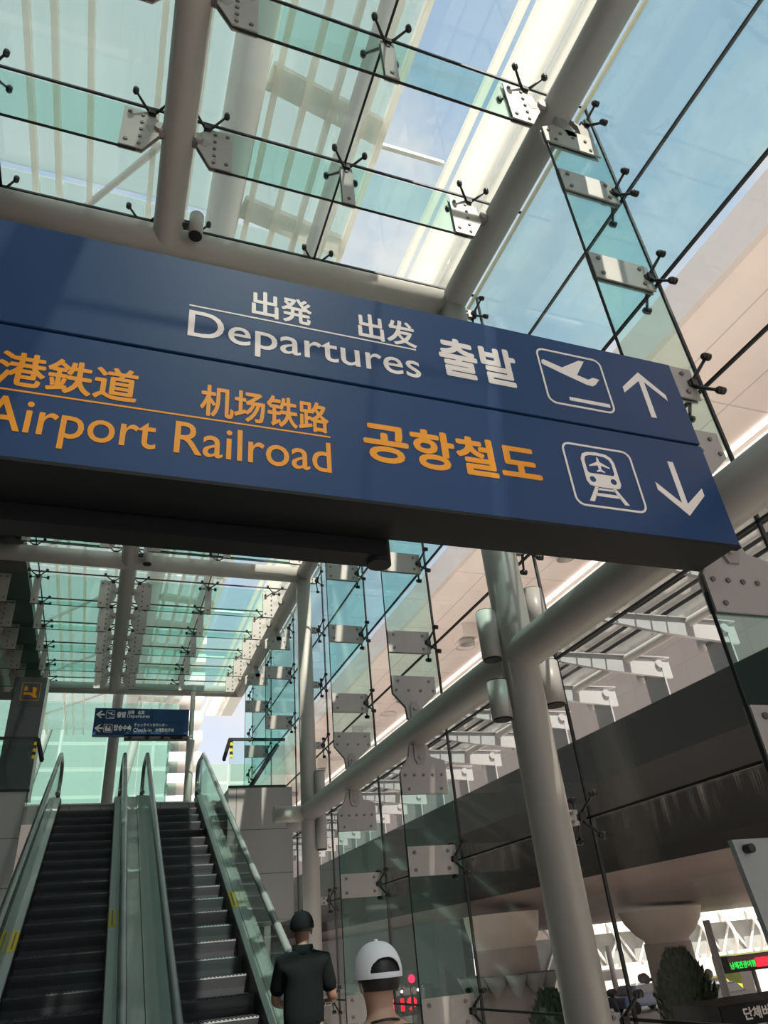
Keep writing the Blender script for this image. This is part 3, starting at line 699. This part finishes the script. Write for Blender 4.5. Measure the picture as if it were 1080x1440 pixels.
MB().tube([(2.15, -1, -0.1), (2.15, 35, -0.1)], 0.12, 16).build('tube_beam', 'wsteel', cp)
MB().box(2.6, 5.0, -30, -1.7, 0.0, 0.1).build('sign_shade_slab', 'wsteel', cp)  # unseen slab behind the camera, added to keep sun off the sign
ov = thing('skylight_strip_beam', 'white triple strip beam running over the right side of the roof', 'beam', (0, 0, cz))
for x0, x1 in ((3.66, 3.77), (3.87, 4.37), (4.42, 4.55)):
    MB().box(x0, x1, 0.5, 32, 0, 0.08).build('strip', 'strip', ov)
MB().box(4.46, 4.64, 0.5, 32, 1.2, 1.26).build('sun_block_strip', 'wsteel', ov)  # added out of sight to block sun through the strip gap
MB().box(4.57, 5.04, -1.6, 32, 0.0, 0.08).build('sun_block_slab', 'wsteel', ov)  # added behind the roof beam to keep sun off the lower wall
for k in range(6): MB().bar((4.55, 1.0+6*k, 0.05), (4.55, 1.0+6*k, 1.2), 0.05, 0.05, (1, 0, 0)).build('sun_block_post', 'wsteel', ov)  # posts carrying the added sun-blocking strip
for k in range(9): MB().box(2.62, 3.65, 1.2+4*k, 1.26+4*k, 0.10, 0.16).build('tie_bar', 'wsteel', ov)

# ------------------------------------------------------------------ terminal with big soffit (right)
tb = thing('terminal_building', 'white curved terminal overhang with pale pink panelled soffit, behind the glass wall', 'building', (0, 0, 0))
SZ = H+26.8
MB().box(25.9, 39.2, -30, 220, SZ, SZ+0.8).build('soffit', 'soffit', tb)
MB().box(25.5, 25.92, -30, 220, SZ-0.25, SZ+2.2).build('fascia', 'fascia', tb)
MB().box(38.6, 39.2, -30, 220, 5.0, SZ).build('facade_wall', 'termwall', tb)
MB().box(38.2, 38.6, -30, 220, SZ-0.3, SZ).build('cove_strip', 'cove', tb)
MB().box(37.0, 37.3, -30, 220, SZ-0.25, SZ).build('cove_strip', 'cove', tb)
for k in range(12):
    y = 16+12*k
    MB().lathe([(1.1, 0), (1.1, -0.12), (0.96, -0.12), (0.92, 0.0)], (34.4, y, SZ-0.001)).build('downlight', 'fascia', tb)
for k in range(7):
    y = 41+18*k
    q = MB().box(31.2, 32.8, y-1.0, y+1.0, SZ-1.4, SZ).build('service_box', 'fascia', tb)
    MB().lathe([(0.0, -0.04), (0.76, -0.04), (0.76, -0.5), (0.60, -0.5), (0.52, -0.1)], (32.0, y, SZ-1.4)).build('speaker', 'steel', q)

# ------------------------------------------------------------------ elevated road
er = thing('elevated_road', 'dark elevated road deck with curved underside beyond the glass wall', 'road deck', (0, 0, 0))
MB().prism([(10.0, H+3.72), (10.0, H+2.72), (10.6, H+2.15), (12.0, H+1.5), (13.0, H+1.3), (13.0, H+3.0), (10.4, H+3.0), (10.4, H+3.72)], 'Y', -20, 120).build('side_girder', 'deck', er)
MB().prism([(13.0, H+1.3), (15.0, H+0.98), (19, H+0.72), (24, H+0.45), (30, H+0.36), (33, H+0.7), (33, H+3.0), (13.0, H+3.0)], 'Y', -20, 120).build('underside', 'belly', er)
MB().box(10.4, 34, -20, 120, H+3.0, H+3.2).build('road_surface', 'asphalt', er)
struct(MB().box(14.5, 14.9, 31.0, 119, -2.9, H+0.9).build('wall_underpass', 'deck'))

# ------------------------------------------------------------------ curbside canopy
cc = thing('curbside_canopy', 'steel and glass canopy over the kerb with white beams and dark purlins', 'canopy', (0, 0, 0))
for k in range(20):
    y = 3.9+1.95*k
    MB().prism([(7.2, H+4.95), (7.2, H+4.82), (9.3, H+4.55), (10.9, H+4.42), (11.1, H+4.42), (11.1, H+4.80), (9.3, H+4.86)], 'Y', y-0.04, y+0.04).box(7.2, 11.1, y-0.1, y+0.1, H+4.84, H+4.86).build('beam', 'kerbsteel', cc)
    MB().box(10.86, 10.9, y-0.05, y+0.55, H+3.2, H+4.72).build('post_plate', 'kerbsteel', cc)
    MB().tube([(10.8, y-0.1, H+4.70), (10.8, y+0.62, H+4.70), (10.9, y+0.7, H+4.55)], 0.09, 12).build('post_tube', 'kerbsteel', cc)
for j, x in enumerate((7.6, 8.0, 8.4, 8.8, 9.15, 9.5)):
    z = H+5.02-0.02*j
    MB().box(x-0.016, x+0.016, 0, 42, z-0.03, z+0.03).build('purlin', 'signdark', cc)
MB().tube([(10.0, 0, H+4.78), (10.0, 42, H+4.78)], 0.09, 12).build('purlin_tube', 'camgrey', cc)
for k in range(11):
    MB().prism([(7.2, H+5.07), (10.0, H+4.93), (10.0, H+4.95), (7.2, H+5.09)], 'Y', 0.1+3.9*k, 3.84+3.9*k).build('glass_panel', 'roofglass', cc)

# ------------------------------------------------------------------ street level
G = -2.9
def pillar(x, y, r, label, nl, a0, kind, ztop, fl=1.75):
    t = thing('concrete_pillar', label, 'pillar', (x, y, G))
    top = H+ztop-G
    MB().lathe([(r*1.02, 0), (r, 0.1), (r*0.97, top-1.2), (r*0.97, top-1.05)], n=32).build('shaft', 'pillar', t)
    MB().lathe([(r*0.90, top-1.05), (r*0.92, top-0.95), (r*(1+0.30*(fl-1)), top-0.75), (r*(1+0.78*(fl-1)), top-0.35), (r*fl, top+0.02)], n=40).build('capital', 'capital', t)
    for k in range(nl):
        a = math.radians(a0+k*26)
        cx, cy = math.cos(a)*(r+0.32), math.sin(a)*(r+0.32); z = top-2.1
        if kind == 'ball':
            q = MB().ball((cx, cy, z), 0.15, 12, 8).build('floodlight', 'camgrey', t)
        else:
            q = MB()
            q.lathe([(0.08, -0.35), (0.28, 0.0), (0.42, 0.28), (0.36, 0.28)], (cx, cy, z), 14); q = q.build('floodlight', 'camgrey', t)
        MB().bar((math.cos(a)*r*0.9, math.sin(a)*r*0.9, z-0.05), (cx, cy, z-0.05), 0.06, 0.06).build('bracket', 'dark', q)
    return t
pillar(20.3, 25.6, 0.88, 'round concrete pillar with ring of small lamps and pale flared top, behind the dark conifer', 8, 120, 'ball', 0.48)
pillar(14.2, 26.8, 1.15, 'round concrete pillar with upturned floodlights, left of the front column', 8, 120, 'cup', 0.80, 1.2)

def conifer(x, y, h, r, label, n, seed):
    rd = random.Random(seed)
    t = thing('conifer_shrub', label, 'shrub', (x, y, G))
    MB().tube([(0,0,0), (0,0,h*0.9)], [0.12, 0.03], 8).build('trunk', 'bark', t)
    mb = MB()
    for i in range(n):
        u = rd.random(); z = 0.25+u*(h-0.3)
        prof_ = math.sin(min(1, (1-u)*1.15+0.08)*math.pi*0.5)**0.8
        rr = r*prof_*(0.55+0.45*rd.random()**0.5)*(0.9+0.25*math.sin(7*u+3*rd.random())); a = rd.random()*math.tau
        c = Vector((rr*math.cos(a), rr*math.sin(a), z))
        d = Vector((math.cos(a)*0.5, math.sin(a)*0.5, 0.9+rd.random()*0.4)).normalized(); sd = Vector((-math.sin(a+rd.uniform(-1,1)), math.cos(a+rd.uniform(-1,1)), rd.uniform(-.3,.3))).normalized()
        L = rd.uniform(0.12, 0.26); wd = rd.uniform(0.035, 0.07)
        mb.add([c-sd*wd, c+d*L*0.5-sd*wd*1.1, c+d*L, c+d*L*0.5+sd*wd*1.1, c+sd*wd*0.4-d*0.03], [(0,1,2,3,4)])
    f = mb.build('foliage', 'leaf', t); f['kind'] = 'stuff'
    return t
conifer(17.6, 21.9, 3.75, 1.1, 'dark green conifer in front of the pillar with small lamps', 9000, 3)
conifer(13.75, 23.6, 3.0, 0.85, 'dark green conifer left of the front column, beside floodlit pillar', 7000, 5)

# concourse with arched ribs far across the street
fc = thing('glass_concourse', 'cream barrel-shaped glass concourse with arched white ribs across the street', 'building', (0, 60, H))
MB().box(34, 90, 1.0, 9, -4.5, -2.7).build('base_wall', 'concourse', fc)
MB().box(34, 90, 1.6, 9, -2.7, -0.1).build('window_band', 'palewindow', fc)
MB().box(34, 90, 0.6, 9, -0.25, 0.45).build('eaves', 'concourse', fc)
MB().box(34, 90, 0.7, 1.1, -2.9, -2.55).build('sill_band', 'bandwhite', fc)
for k in range(16):
    x = 36+3.1*k
    pts = [(x, 0.9-1.6*math.sin(math.pi*i/9*0.9+0.2), 0.5-3.9*i/9) for i in range(10)]
    MB().tube(pts, 0.16, 8).build('arched_rib', 'bandwhite', fc)
    MB().bar((x, 1.4, -2.6), (x+1.5, 1.4, -0.4), 0.14, 0.14).bar((x+1.5, 1.4, -0.4), (x+3.0, 1.4, -2.6), 0.14, 0.14).build('lattice', 'bandwhite', fc)
MB().prism([(34, 0.45), (90, 0.45), (90, 1.2), (34, 1.4)], 'Y', 3, 9).build('roof', 'concourse', fc)
# lower arcade in front
ar = thing('street_arcade', 'low brownish street arcade in front of the concourse', 'building', (0, 54, H))
MB().box(34, 62, 0, 2.5, -3.2, -2.6).build('canopy_slab', 'fascia', ar)
for k in range(5): MB().box(36+6*k, 36.8+6*k, 0.6, 1.4, -4.5, -3.2).build('pier', 'pillar', ar)

def car(x, y, rz, paint, label):
    t = thing('car', label, 'car', (x, y, G)); t.rotation_euler = (0, 0, rz)
    MB().prism([(-2.2, 0.35), (-2.2, 0.75), (-2.1, 0.9), (-1.0, 0.98), (1.1, 0.98), (2.0, 0.85), (2.25, 0.65), (2.25, 0.35)], 'Y', -0.88, 0.88).build('body', paint, t, bevel=0.05)
    MB().prism([(-1.6, 0.95), (-1.0, 1.42), (0.45, 1.45), (1.2, 0.95)], 'Y', -0.76, 0.76).build('cabin', paint, t, bevel=0.05)
    MB().prism([(-1.38, 1.0), (-0.95, 1.34), (0.38, 1.37), (0.95, 1.0)], 'Y', -0.775, 0.775).build('side_window', 'window', t)
    for wx in (-1.35, 1.4):
        for wy in (-0.8, 0.8): MB().tube([(wx, wy-0.1, 0.33), (wx, wy+0.1, 0.33)], 0.33, 16).build('wheel', 'tyre', t)
    return t
car(37.8, 44.5, 0.15, 'taxi', 'bright yellow car beyond the street, right of the conifer')
car(34.2, 39.5, 0.2, 'cardark', 'black car right of the conifer, in front of the yellow car')
car(30.2, 36.6, 0.2, 'carblue', 'blue grey car just right of the conifer')
car(33.2, 45.6, 0.1, 'carblue', 'blue car seen left of the pillar with small lamps')
car(40.0, 57.0-4.5, 0.1, 'carwhite', 'white car far off, left of the pillar with small lamps')
tag(MB().tube([(17.2, 19.7, G), (17.2, 19.7, H+0.0)], [0.13, 0.10], 14).build('lamp_pole', 'camgrey'), 'grey metal lamp pole rising beside the bus shelter', 'pole')
tag(MB().tube([(37.0, 53.6, G), (37.0, 53.6, H-1.0)], 0.2, 14).build('lamp_pole', 'camgrey'), 'grey pole far off, left of the pillar with small lamps', 'pole')
wc = tag(MB().prism([(38.0, G), (40.4, G), (39.4, H-2.2), (38.2, H-2.2)], 'Y', 41, 42).build('leaning_pier', 'bandwhite'), 'bright white leaning pier under the display board', 'pier')
tag(MB().box(41.5, 60, 44, 48, G, H-2.2).build('grass_bank', 'grass'), 'grassy bank right of the white leaning pier', 'bank')
tag(MB().box(41.0, 60, 42.5, 43.5, G, H-3.6).build('retaining_wall', 'darkwall'), 'dark low retaining wall before the grassy bank', 'wall')
# LED board
lb = thing('display_board', 'red and green lit display board at the right edge', 'sign', (27.4, 30.5, H-2.0))
MB().box(-0.5, 3.0, 0, 0.25, -0.1, 0.52).build('case', 'signdark', lb)
MB().box(-0.2, 3.0, -0.02, 0, 0.02, 0.5).build('panel', 'ledpanel', lb)
text_mesh('남해관광여행', (-0.15, 1.30, 0.03, 0.30), 'ledgreen', lb, -0.025, 0.02, depth=0.02)
MB().box(1.35, 3.0, -0.03, 0, 0.0, 0.36).build('red_field', 'ledred', lb)
MB().tube([(1.2, 0.12, -0.1), (1.2, 0.12, G-H+2.0)], 0.1, 10).build('post', 'camgrey', lb)
# bus shelter
bs = thing('bus_shelter', 'dark bus stop shelter roof with white Korean lettering, bottom right corner', 'shelter', (0, 0, 0))
SHX, SHY = 13.1, 15.35
MB().box(SHX, SHX+4.5, SHY, SHY+1.6, H-2.02, H-1.62).build('roof', 'signdark', bs, bevel=0.02)
text_mesh('단체버스 승차장', (SHX+0.62, SHX+2.55, H-1.93, H-1.70), 'white', bs, SHY-0.002, 0.03)
for k in range(5):
    MB().box(SHX+0.18+0.75*k, SHX+0.26+0.75*k, SHY+0.1, SHY+0.2, G, H-2.02).build('post', 'signdark', bs)
    MB().box(SHX+0.28+0.75*k, SHX+0.90+0.75*k, SHY+0.14, SHY+0.16, G+0.4, H-2.08).build('side_panel', 'greypanel', bs)
# bus with red display
bu = thing('bus', 'dark bus front with glowing red destination display beside the white cap', 'bus', (7.2, 23.0, G))
MB().box(0, 2.5, 0, 9, 0.35, 3.6).build('body', 'buspaint', bu, bevel=0.08)
MB().box(0.15, 2.35, -0.02, 0.02, 1.2, 2.6).build('windscreen', 'window', bu)
MB().box(0.65, 1.95, -0.05, 0.0, 2.98, 3.40).build('display_case', 'black', bu)
text_mesh('5119', (0.72, 1.88, 3.03, 3.35), 'ledred', bu, -0.052, 0.045)
for xx in (1.45, 1.95): MB().ball((xx, -0.05, 3.50), 0.04, 8, 6).build('marker_lamp', 'lamp', bu)
for xx in (0.3, 2.2): MB().tube([(xx-0.15, 1.5, 0.5), (xx+0.15, 1.5, 0.5)], 0.5, 16).tube([(xx-0.15, 7, 0.5), (xx+0.15, 7, 0.5)], 0.5, 16).build('wheel', 'tyre', bu)
sgl = thing('signal_lamp', 'small glowing red signal lamp above the red bus display', 'lamp', (8.62, 22.1, G))
MB().tube([(0, 0, 0), (0, 0, 3.85)], 0.04, 10).build('post', 'dark', sgl)
MB().box(-0.16, 0.16, -0.05, 0.05, 3.62, 4.0).build('case', 'black', sgl)
MB().tube([(0, -0.08, 3.81), (0, -0.05, 3.81)], 0.10, 16).build('red_lens', 'tail', sgl)

# ------------------------------------------------------------------ terminal facade beyond the hall end
tf = thing('end_building', 'pale green glass facade with white bands beyond the end of the hall', 'building', (0, 46, 0))
MB().box(-70, 3.6, 0, 6, G, 42).build('curtain_wall', 'facade', tf)
for k in range(12):
    MB().box(3.5, 5.4, -0.5, 5, 8.6+1.25*k, 9.15+1.25*k).build('louvre_band', 'bandwhite', tf)
for k in range(5): MB().tube([(-20+5*k, -0.3, 5), (-14+5*k, -0.3, 40)], 0.25, 8).build('brace', 'bandwhite', tf)
pw = tag(MB().box(-14, 7.0, 33, 33.4, G, 7.75).build('parapet_wall', 'termwall'), 'low pinkish white wall seen past the escalator landing', 'wall')
gs = tag(MB().box(6.4, 9.6, 50, 56, G, 13.2).build('glass_block', 'facade'), 'low pale green glass block behind the right balustrade', 'building')

# ------------------------------------------------------------------ people
def skin_mesh(name, pts, edges, mtl, parent, sub=2, root=0):
    me = bpy.data.meshes.new(name); me.from_pydata([p[:3] for p in pts], edges, []); me.update()
    o = bpy.data.objects.new(name, me); C.objects.link(o)
    o.modifiers.new('s', 'SKIN'); 
    sv = me.skin_vertices[0].data
    for i, p in enumerate(pts):
        r = p[3]; sv[i].radius = r if isinstance(r, tuple) else (r, r); sv[i].use_root = i == root
    if sub: o.modifiers.new('d', 'SUBSURF').levels = sub
    dg = bpy.context.evaluated_depsgraph_get(); m2 = bpy.data.meshes.new_from_object(o.evaluated_get(dg))
    o.modifiers.clear(); old = o.data; o.data = m2; bpy.data.meshes.remove(old); m2.name = name
    m2.materials.clear(); m2.materials.append(M[mtl])
    for p in m2.polygons: p.use_smooth = True
    o.parent = parent
    return o
def fingers(P, E, w_, d, n_, base):
    """five finger chains from wrist-side palm vertex index w_ ; d forward dir, n_ side dir (towards thumb)"""
    palm = Vector(P[w_][:3]); d = Vector(d).normalized(); n_ = Vector(n_).normalized(); dn = Vector((0, 0, -1))
    for k, (off, L) in enumerate(((0.032, 0.075), (0.011, 0.085), (-0.011, 0.078), (-0.032, 0.06))):
        a = palm+d*0.045+n_*off; i = len(P)
        P += [(*a, 0.010), (*(a+d*L*0.5+dn*0.006), 0.009), (*(a+d*L*0.8+dn*0.032), 0.008)]; E += [(w_, i), (i, i+1), (i+1, i+2)]
    a = palm+n_*0.035; i = len(P)
    P += [(*a, 0.012), (*(a+n_*0.025+d*0.03), 0.010), (*(a+n_*0.03+d*0.058+dn*0.01), 0.009)]; E += [(w_, i), (i, i+1), (i+1, i+2)]

def person(label, loc, s, rz, armR, armL, shirt, trousers, name='person', skin='skin', sleeve=0.72, collar=False):
    """figure faces +Y; s = scale (1 = 1.75 m). armR/armL: elbow, wrist, hand points"""
    t = thing(name, label, 'person', loc); t.rotation_euler = (0, 0, rz); t.scale = (s, s, s)
    P = [(0,0,0.95,(0.16,0.11)), (0,0.005,1.12,(0.145,0.10)), (0,0.0,1.30,(0.165,0.11)), (0,-0.01,1.42,(0.13,0.085)), (0,0.0,1.50,0.062), (0,0.02,1.56,0.058),
         (0,0.015,1.62,(0.072,0.088)), (0,0.015,1.68,(0.078,0.098)), (0,0.010,1.735,(0.060,0.075)),
         (0.17,-0.01,1.41,0.066), (-0.17,-0.01,1.41,0.066)]
    E = [(0,1),(1,2),(2,3),(3,4),(4,5),(5,6),(6,7),(7,8),(3,9),(3,10)]
    for sh, arm in ((9, armR), (10, armL)):
        e_, w_, h_ = arm; i = len(P)
        P += [(*e_, 0.043), (*w_, 0.029), (*h_, (0.026, 0.036))]; E += [(sh, i), (i, i+1), (i+1, i+2)]
        d = Vector(h_)-Vector(w_); side = Vector((0,0,1)).cross(d)
        if side.length < 0.02: side = Vector((0, 1, 0))
        if sh == 9 : pass
        fingers(P, E, i+2, d, side*(1 if sh == 9 else -1), 0)
    for sx in (1, -1):
        i = len(P); P += [(sx*0.095, 0, 0.88, 0.088), (sx*0.10, 0.01, 0.50, 0.058), (sx*0.10, -0.01, 0.10, 0.042), (sx*0.105, 0.06, 0.035, 0.038), (sx*0.11, 0.15, 0.025, 0.03)]
        E += [(0, i), (i, i+1), (i+1, i+2), (i+2, i+3), (i+3, i+4)]
    # nose and ears
    i = len(P); P += [(0, 0.115, 1.635, 0.012), (0, 0.125, 1.615, 0.014)]; E += [(6, i), (i, i+1)]
    body = skin_mesh('body', P, E, skin, t)
    for sx in (1, -1):
        MB().ball((sx*0.079, 0.005, 1.635), 0.030, 10, 8, (0.35, 0.7, 1.05)).build('ear', skin, t)
    for sx in (1, -1): MB().ball((sx*0.032, 0.094, 1.66), 0.011, 8, 6).build('eye', 'white', t)
    MB().ball((0, 0.100, 1.578), 0.022, 8, 6, (1.1, 0.5, 0.35)).build('mouth', 'capital', t)
    # shirt
    S = [(0,0,0.86,(0.20,0.150)), (0,0.005,1.12,(0.180,0.132)), (0,0.0,1.30,(0.188,0.130)), (0,-0.01,1.425,(0.155,0.10)), (0,0.0,1.49,(0.085,0.080)), (0.175,-0.01,1.405,0.086), (-0.175,-0.01,1.405,0.086)]
    Es = [(0,1),(1,2),(2,3),(3,4),(3,5),(3,6)]
    for sh, arm, sd in ((5, armR, 1), (6, armL, -1)):
        a = Vector((sd*0.175, -0.01, 1.405)); b = Vector(arm[0]); q = a.lerp(b, sleeve*0.6); q2 = a.lerp(b, sleeve)
        i = len(S); S += [(*q, 0.074), (*q2, 0.066)]; Es += [(sh, i), (i, i+1)]
    skin_mesh('shirt', S, Es, shirt, t)
    Tt = [(0,0,0.99,(0.178,0.135)), (0,0,0.90,(0.182,0.14))]; Et = [(0,1)]
    for sx in (1, -1):
        i = len(Tt); Tt += [(sx*0.098, 0, 0.80, 0.112), (sx*0.102, 0.01, 0.50, 0.078), (sx*0.102, -0.005, 0.09, 0.066)]; Et += [(1, i), (i, i+1), (i+1, i+2)]
    if collar:
        MB().lathe([(0.100, 1.470), (0.088, 1.535), (0.082, 1.535), (0.085, 1.47)], (0, 0.005, 0), 24).build('collar', shirt, t)
    skin_mesh('trousers', Tt, Et, trousers, t)
    for sx in (1, -1):
        MB().ball((sx*0.107, 0.06, 0.045), 0.06, 12, 8, (0.85, 2.2, 0.75)).build('shoe', 'black', t)
    return t
def dome(mb, c, rx, ry, rz, zmin, n=28, m=10, hole=None):
    """cap crown: half ellipsoid shell above c.z+zmin, with a hole on the -Y side"""
    v = []; f = []; c = Vector(c)
    for i in range(m+1):
        ph = (math.pi/2-zmin)*i/m
        for j in range(n):
            th = math.tau*j/n
            sp_ = math.copysign(abs(math.sin(ph))**0.85, math.sin(ph)); v.append((c.x+rx*sp_*math.cos(th), c.y+ry*sp_*math.sin(th), c.z+rz*math.cos(ph)))
    for i in range(m):
        for j in range(n):
            th = math.degrees(math.tau*(j+0.5)/n)
            if hole and i >= m-hole[1] and i < m-hole[2] and abs(th-270) < hole[0]*math.sqrt(max(0, 1-((m-hole[2]-1-i)/(hole[1]-hole[2]))**2)): continue
            f.append((i*n+j, (i+1)*n+j, (i+1)*n+(j+1) % n, i*n+(j+1) % n))
    mb.add(v, f, True); return mb
def cap(t, m, white):
    k = thing.__class__ and bpy.data.objects.new('cap', None)
    C.objects.link(k); k.parent = t
    c = (0, 0.012, 1.672)
    mb = MB(); dome(mb, c, 0.104, 0.124, 0.122, -0.14, 180, 80, (42, 30, 8) if white else None)
    crown = mb.build('crown', m, k)
    so_ = crown.modifiers.new('t', 'SOLIDIFY'); so_.thickness = 0.004
    MB().ball((0, 0.012, 1.796), 0.010, 8, 6, (1, 1, 0.6)).build('button', m, k)
    br = MB(); n = 14; v = []
    for q in (0, 1):
        for i in range(n+1):
            a = math.pi*i/n; v.append((0.098*math.cos(a), 0.03+0.10*math.sin(a), 1.668-q*0.004))
        for i in range(n+1):
            a = math.pi*i/n; v.append((0.092*math.cos(a), 0.03+0.185*math.sin(a), 1.652-q*0.004))
    L = n+1; fs = []
    for i in range(n): fs += [(i, i+1, L+i+1, L+i), (2*L+i, 3*L+i, 3*L+i+1, 2*L+i+1), (L+i, L+i+1, 3*L+i+1, 3*L+i), (i, 2*L+i, 2*L+i+1, i+1)]
    br.add(v, fs, True).build('brim', m, k)
    return k
# man in black leaning on the right handrail
mb_ = person('man in black cap and black short-sleeved shirt leaning on the escalator handrail', (1.80, 7.15, 0.15), 1.02, -0.12,
             ((0.245, 0.0, 1.13), (0.27, 0.24, 1.12), (0.26, 0.33, 1.11)), ((-0.23, 0.10, 1.14), (-0.10, 0.30, 1.10), (-0.03, 0.36, 1.10)), 'blackshirt', 'trousers', skin='shadeskin', sleeve=0.86, collar=True)
cap(mb_, 'blackcap', False)
hm = MB(); dome(hm, (0, 0.0, 1.665), 0.092, 0.104, 0.10, -0.35, 24, 10); hm.build('hair', 'hair', mb_)
# person in the white cap
mw = person('person in white baseball cap and navy top seen from behind, black neck cord', (1.115, 3.2, 0), 0.915, 0.02,
            ((0.24, 0.02, 1.13), (0.25, 0.16, 0.92), (0.25, 0.22, 0.86)), ((-0.24, 0.02, 1.13), (-0.25, 0.10, 0.90), (-0.25, 0.13, 0.82)), 'navy', 'trousers')
cap(mw, 'whitecap', True)
hm = MB(); dome(hm, (0, 0.004, 1.665), 0.090, 0.108, 0.105, -0.55, 28, 12); hm.build('hair', 'hair', mw)
MB().tube([(0.085*math.cos(a*math.tau/20), 0.02+0.09*math.sin(a*math.tau/20), 1.485+0.025*(-math.sin(a*math.tau/20))) for a in range(21)], 0.005, 6, False).build('neck_cord', 'black', mw)
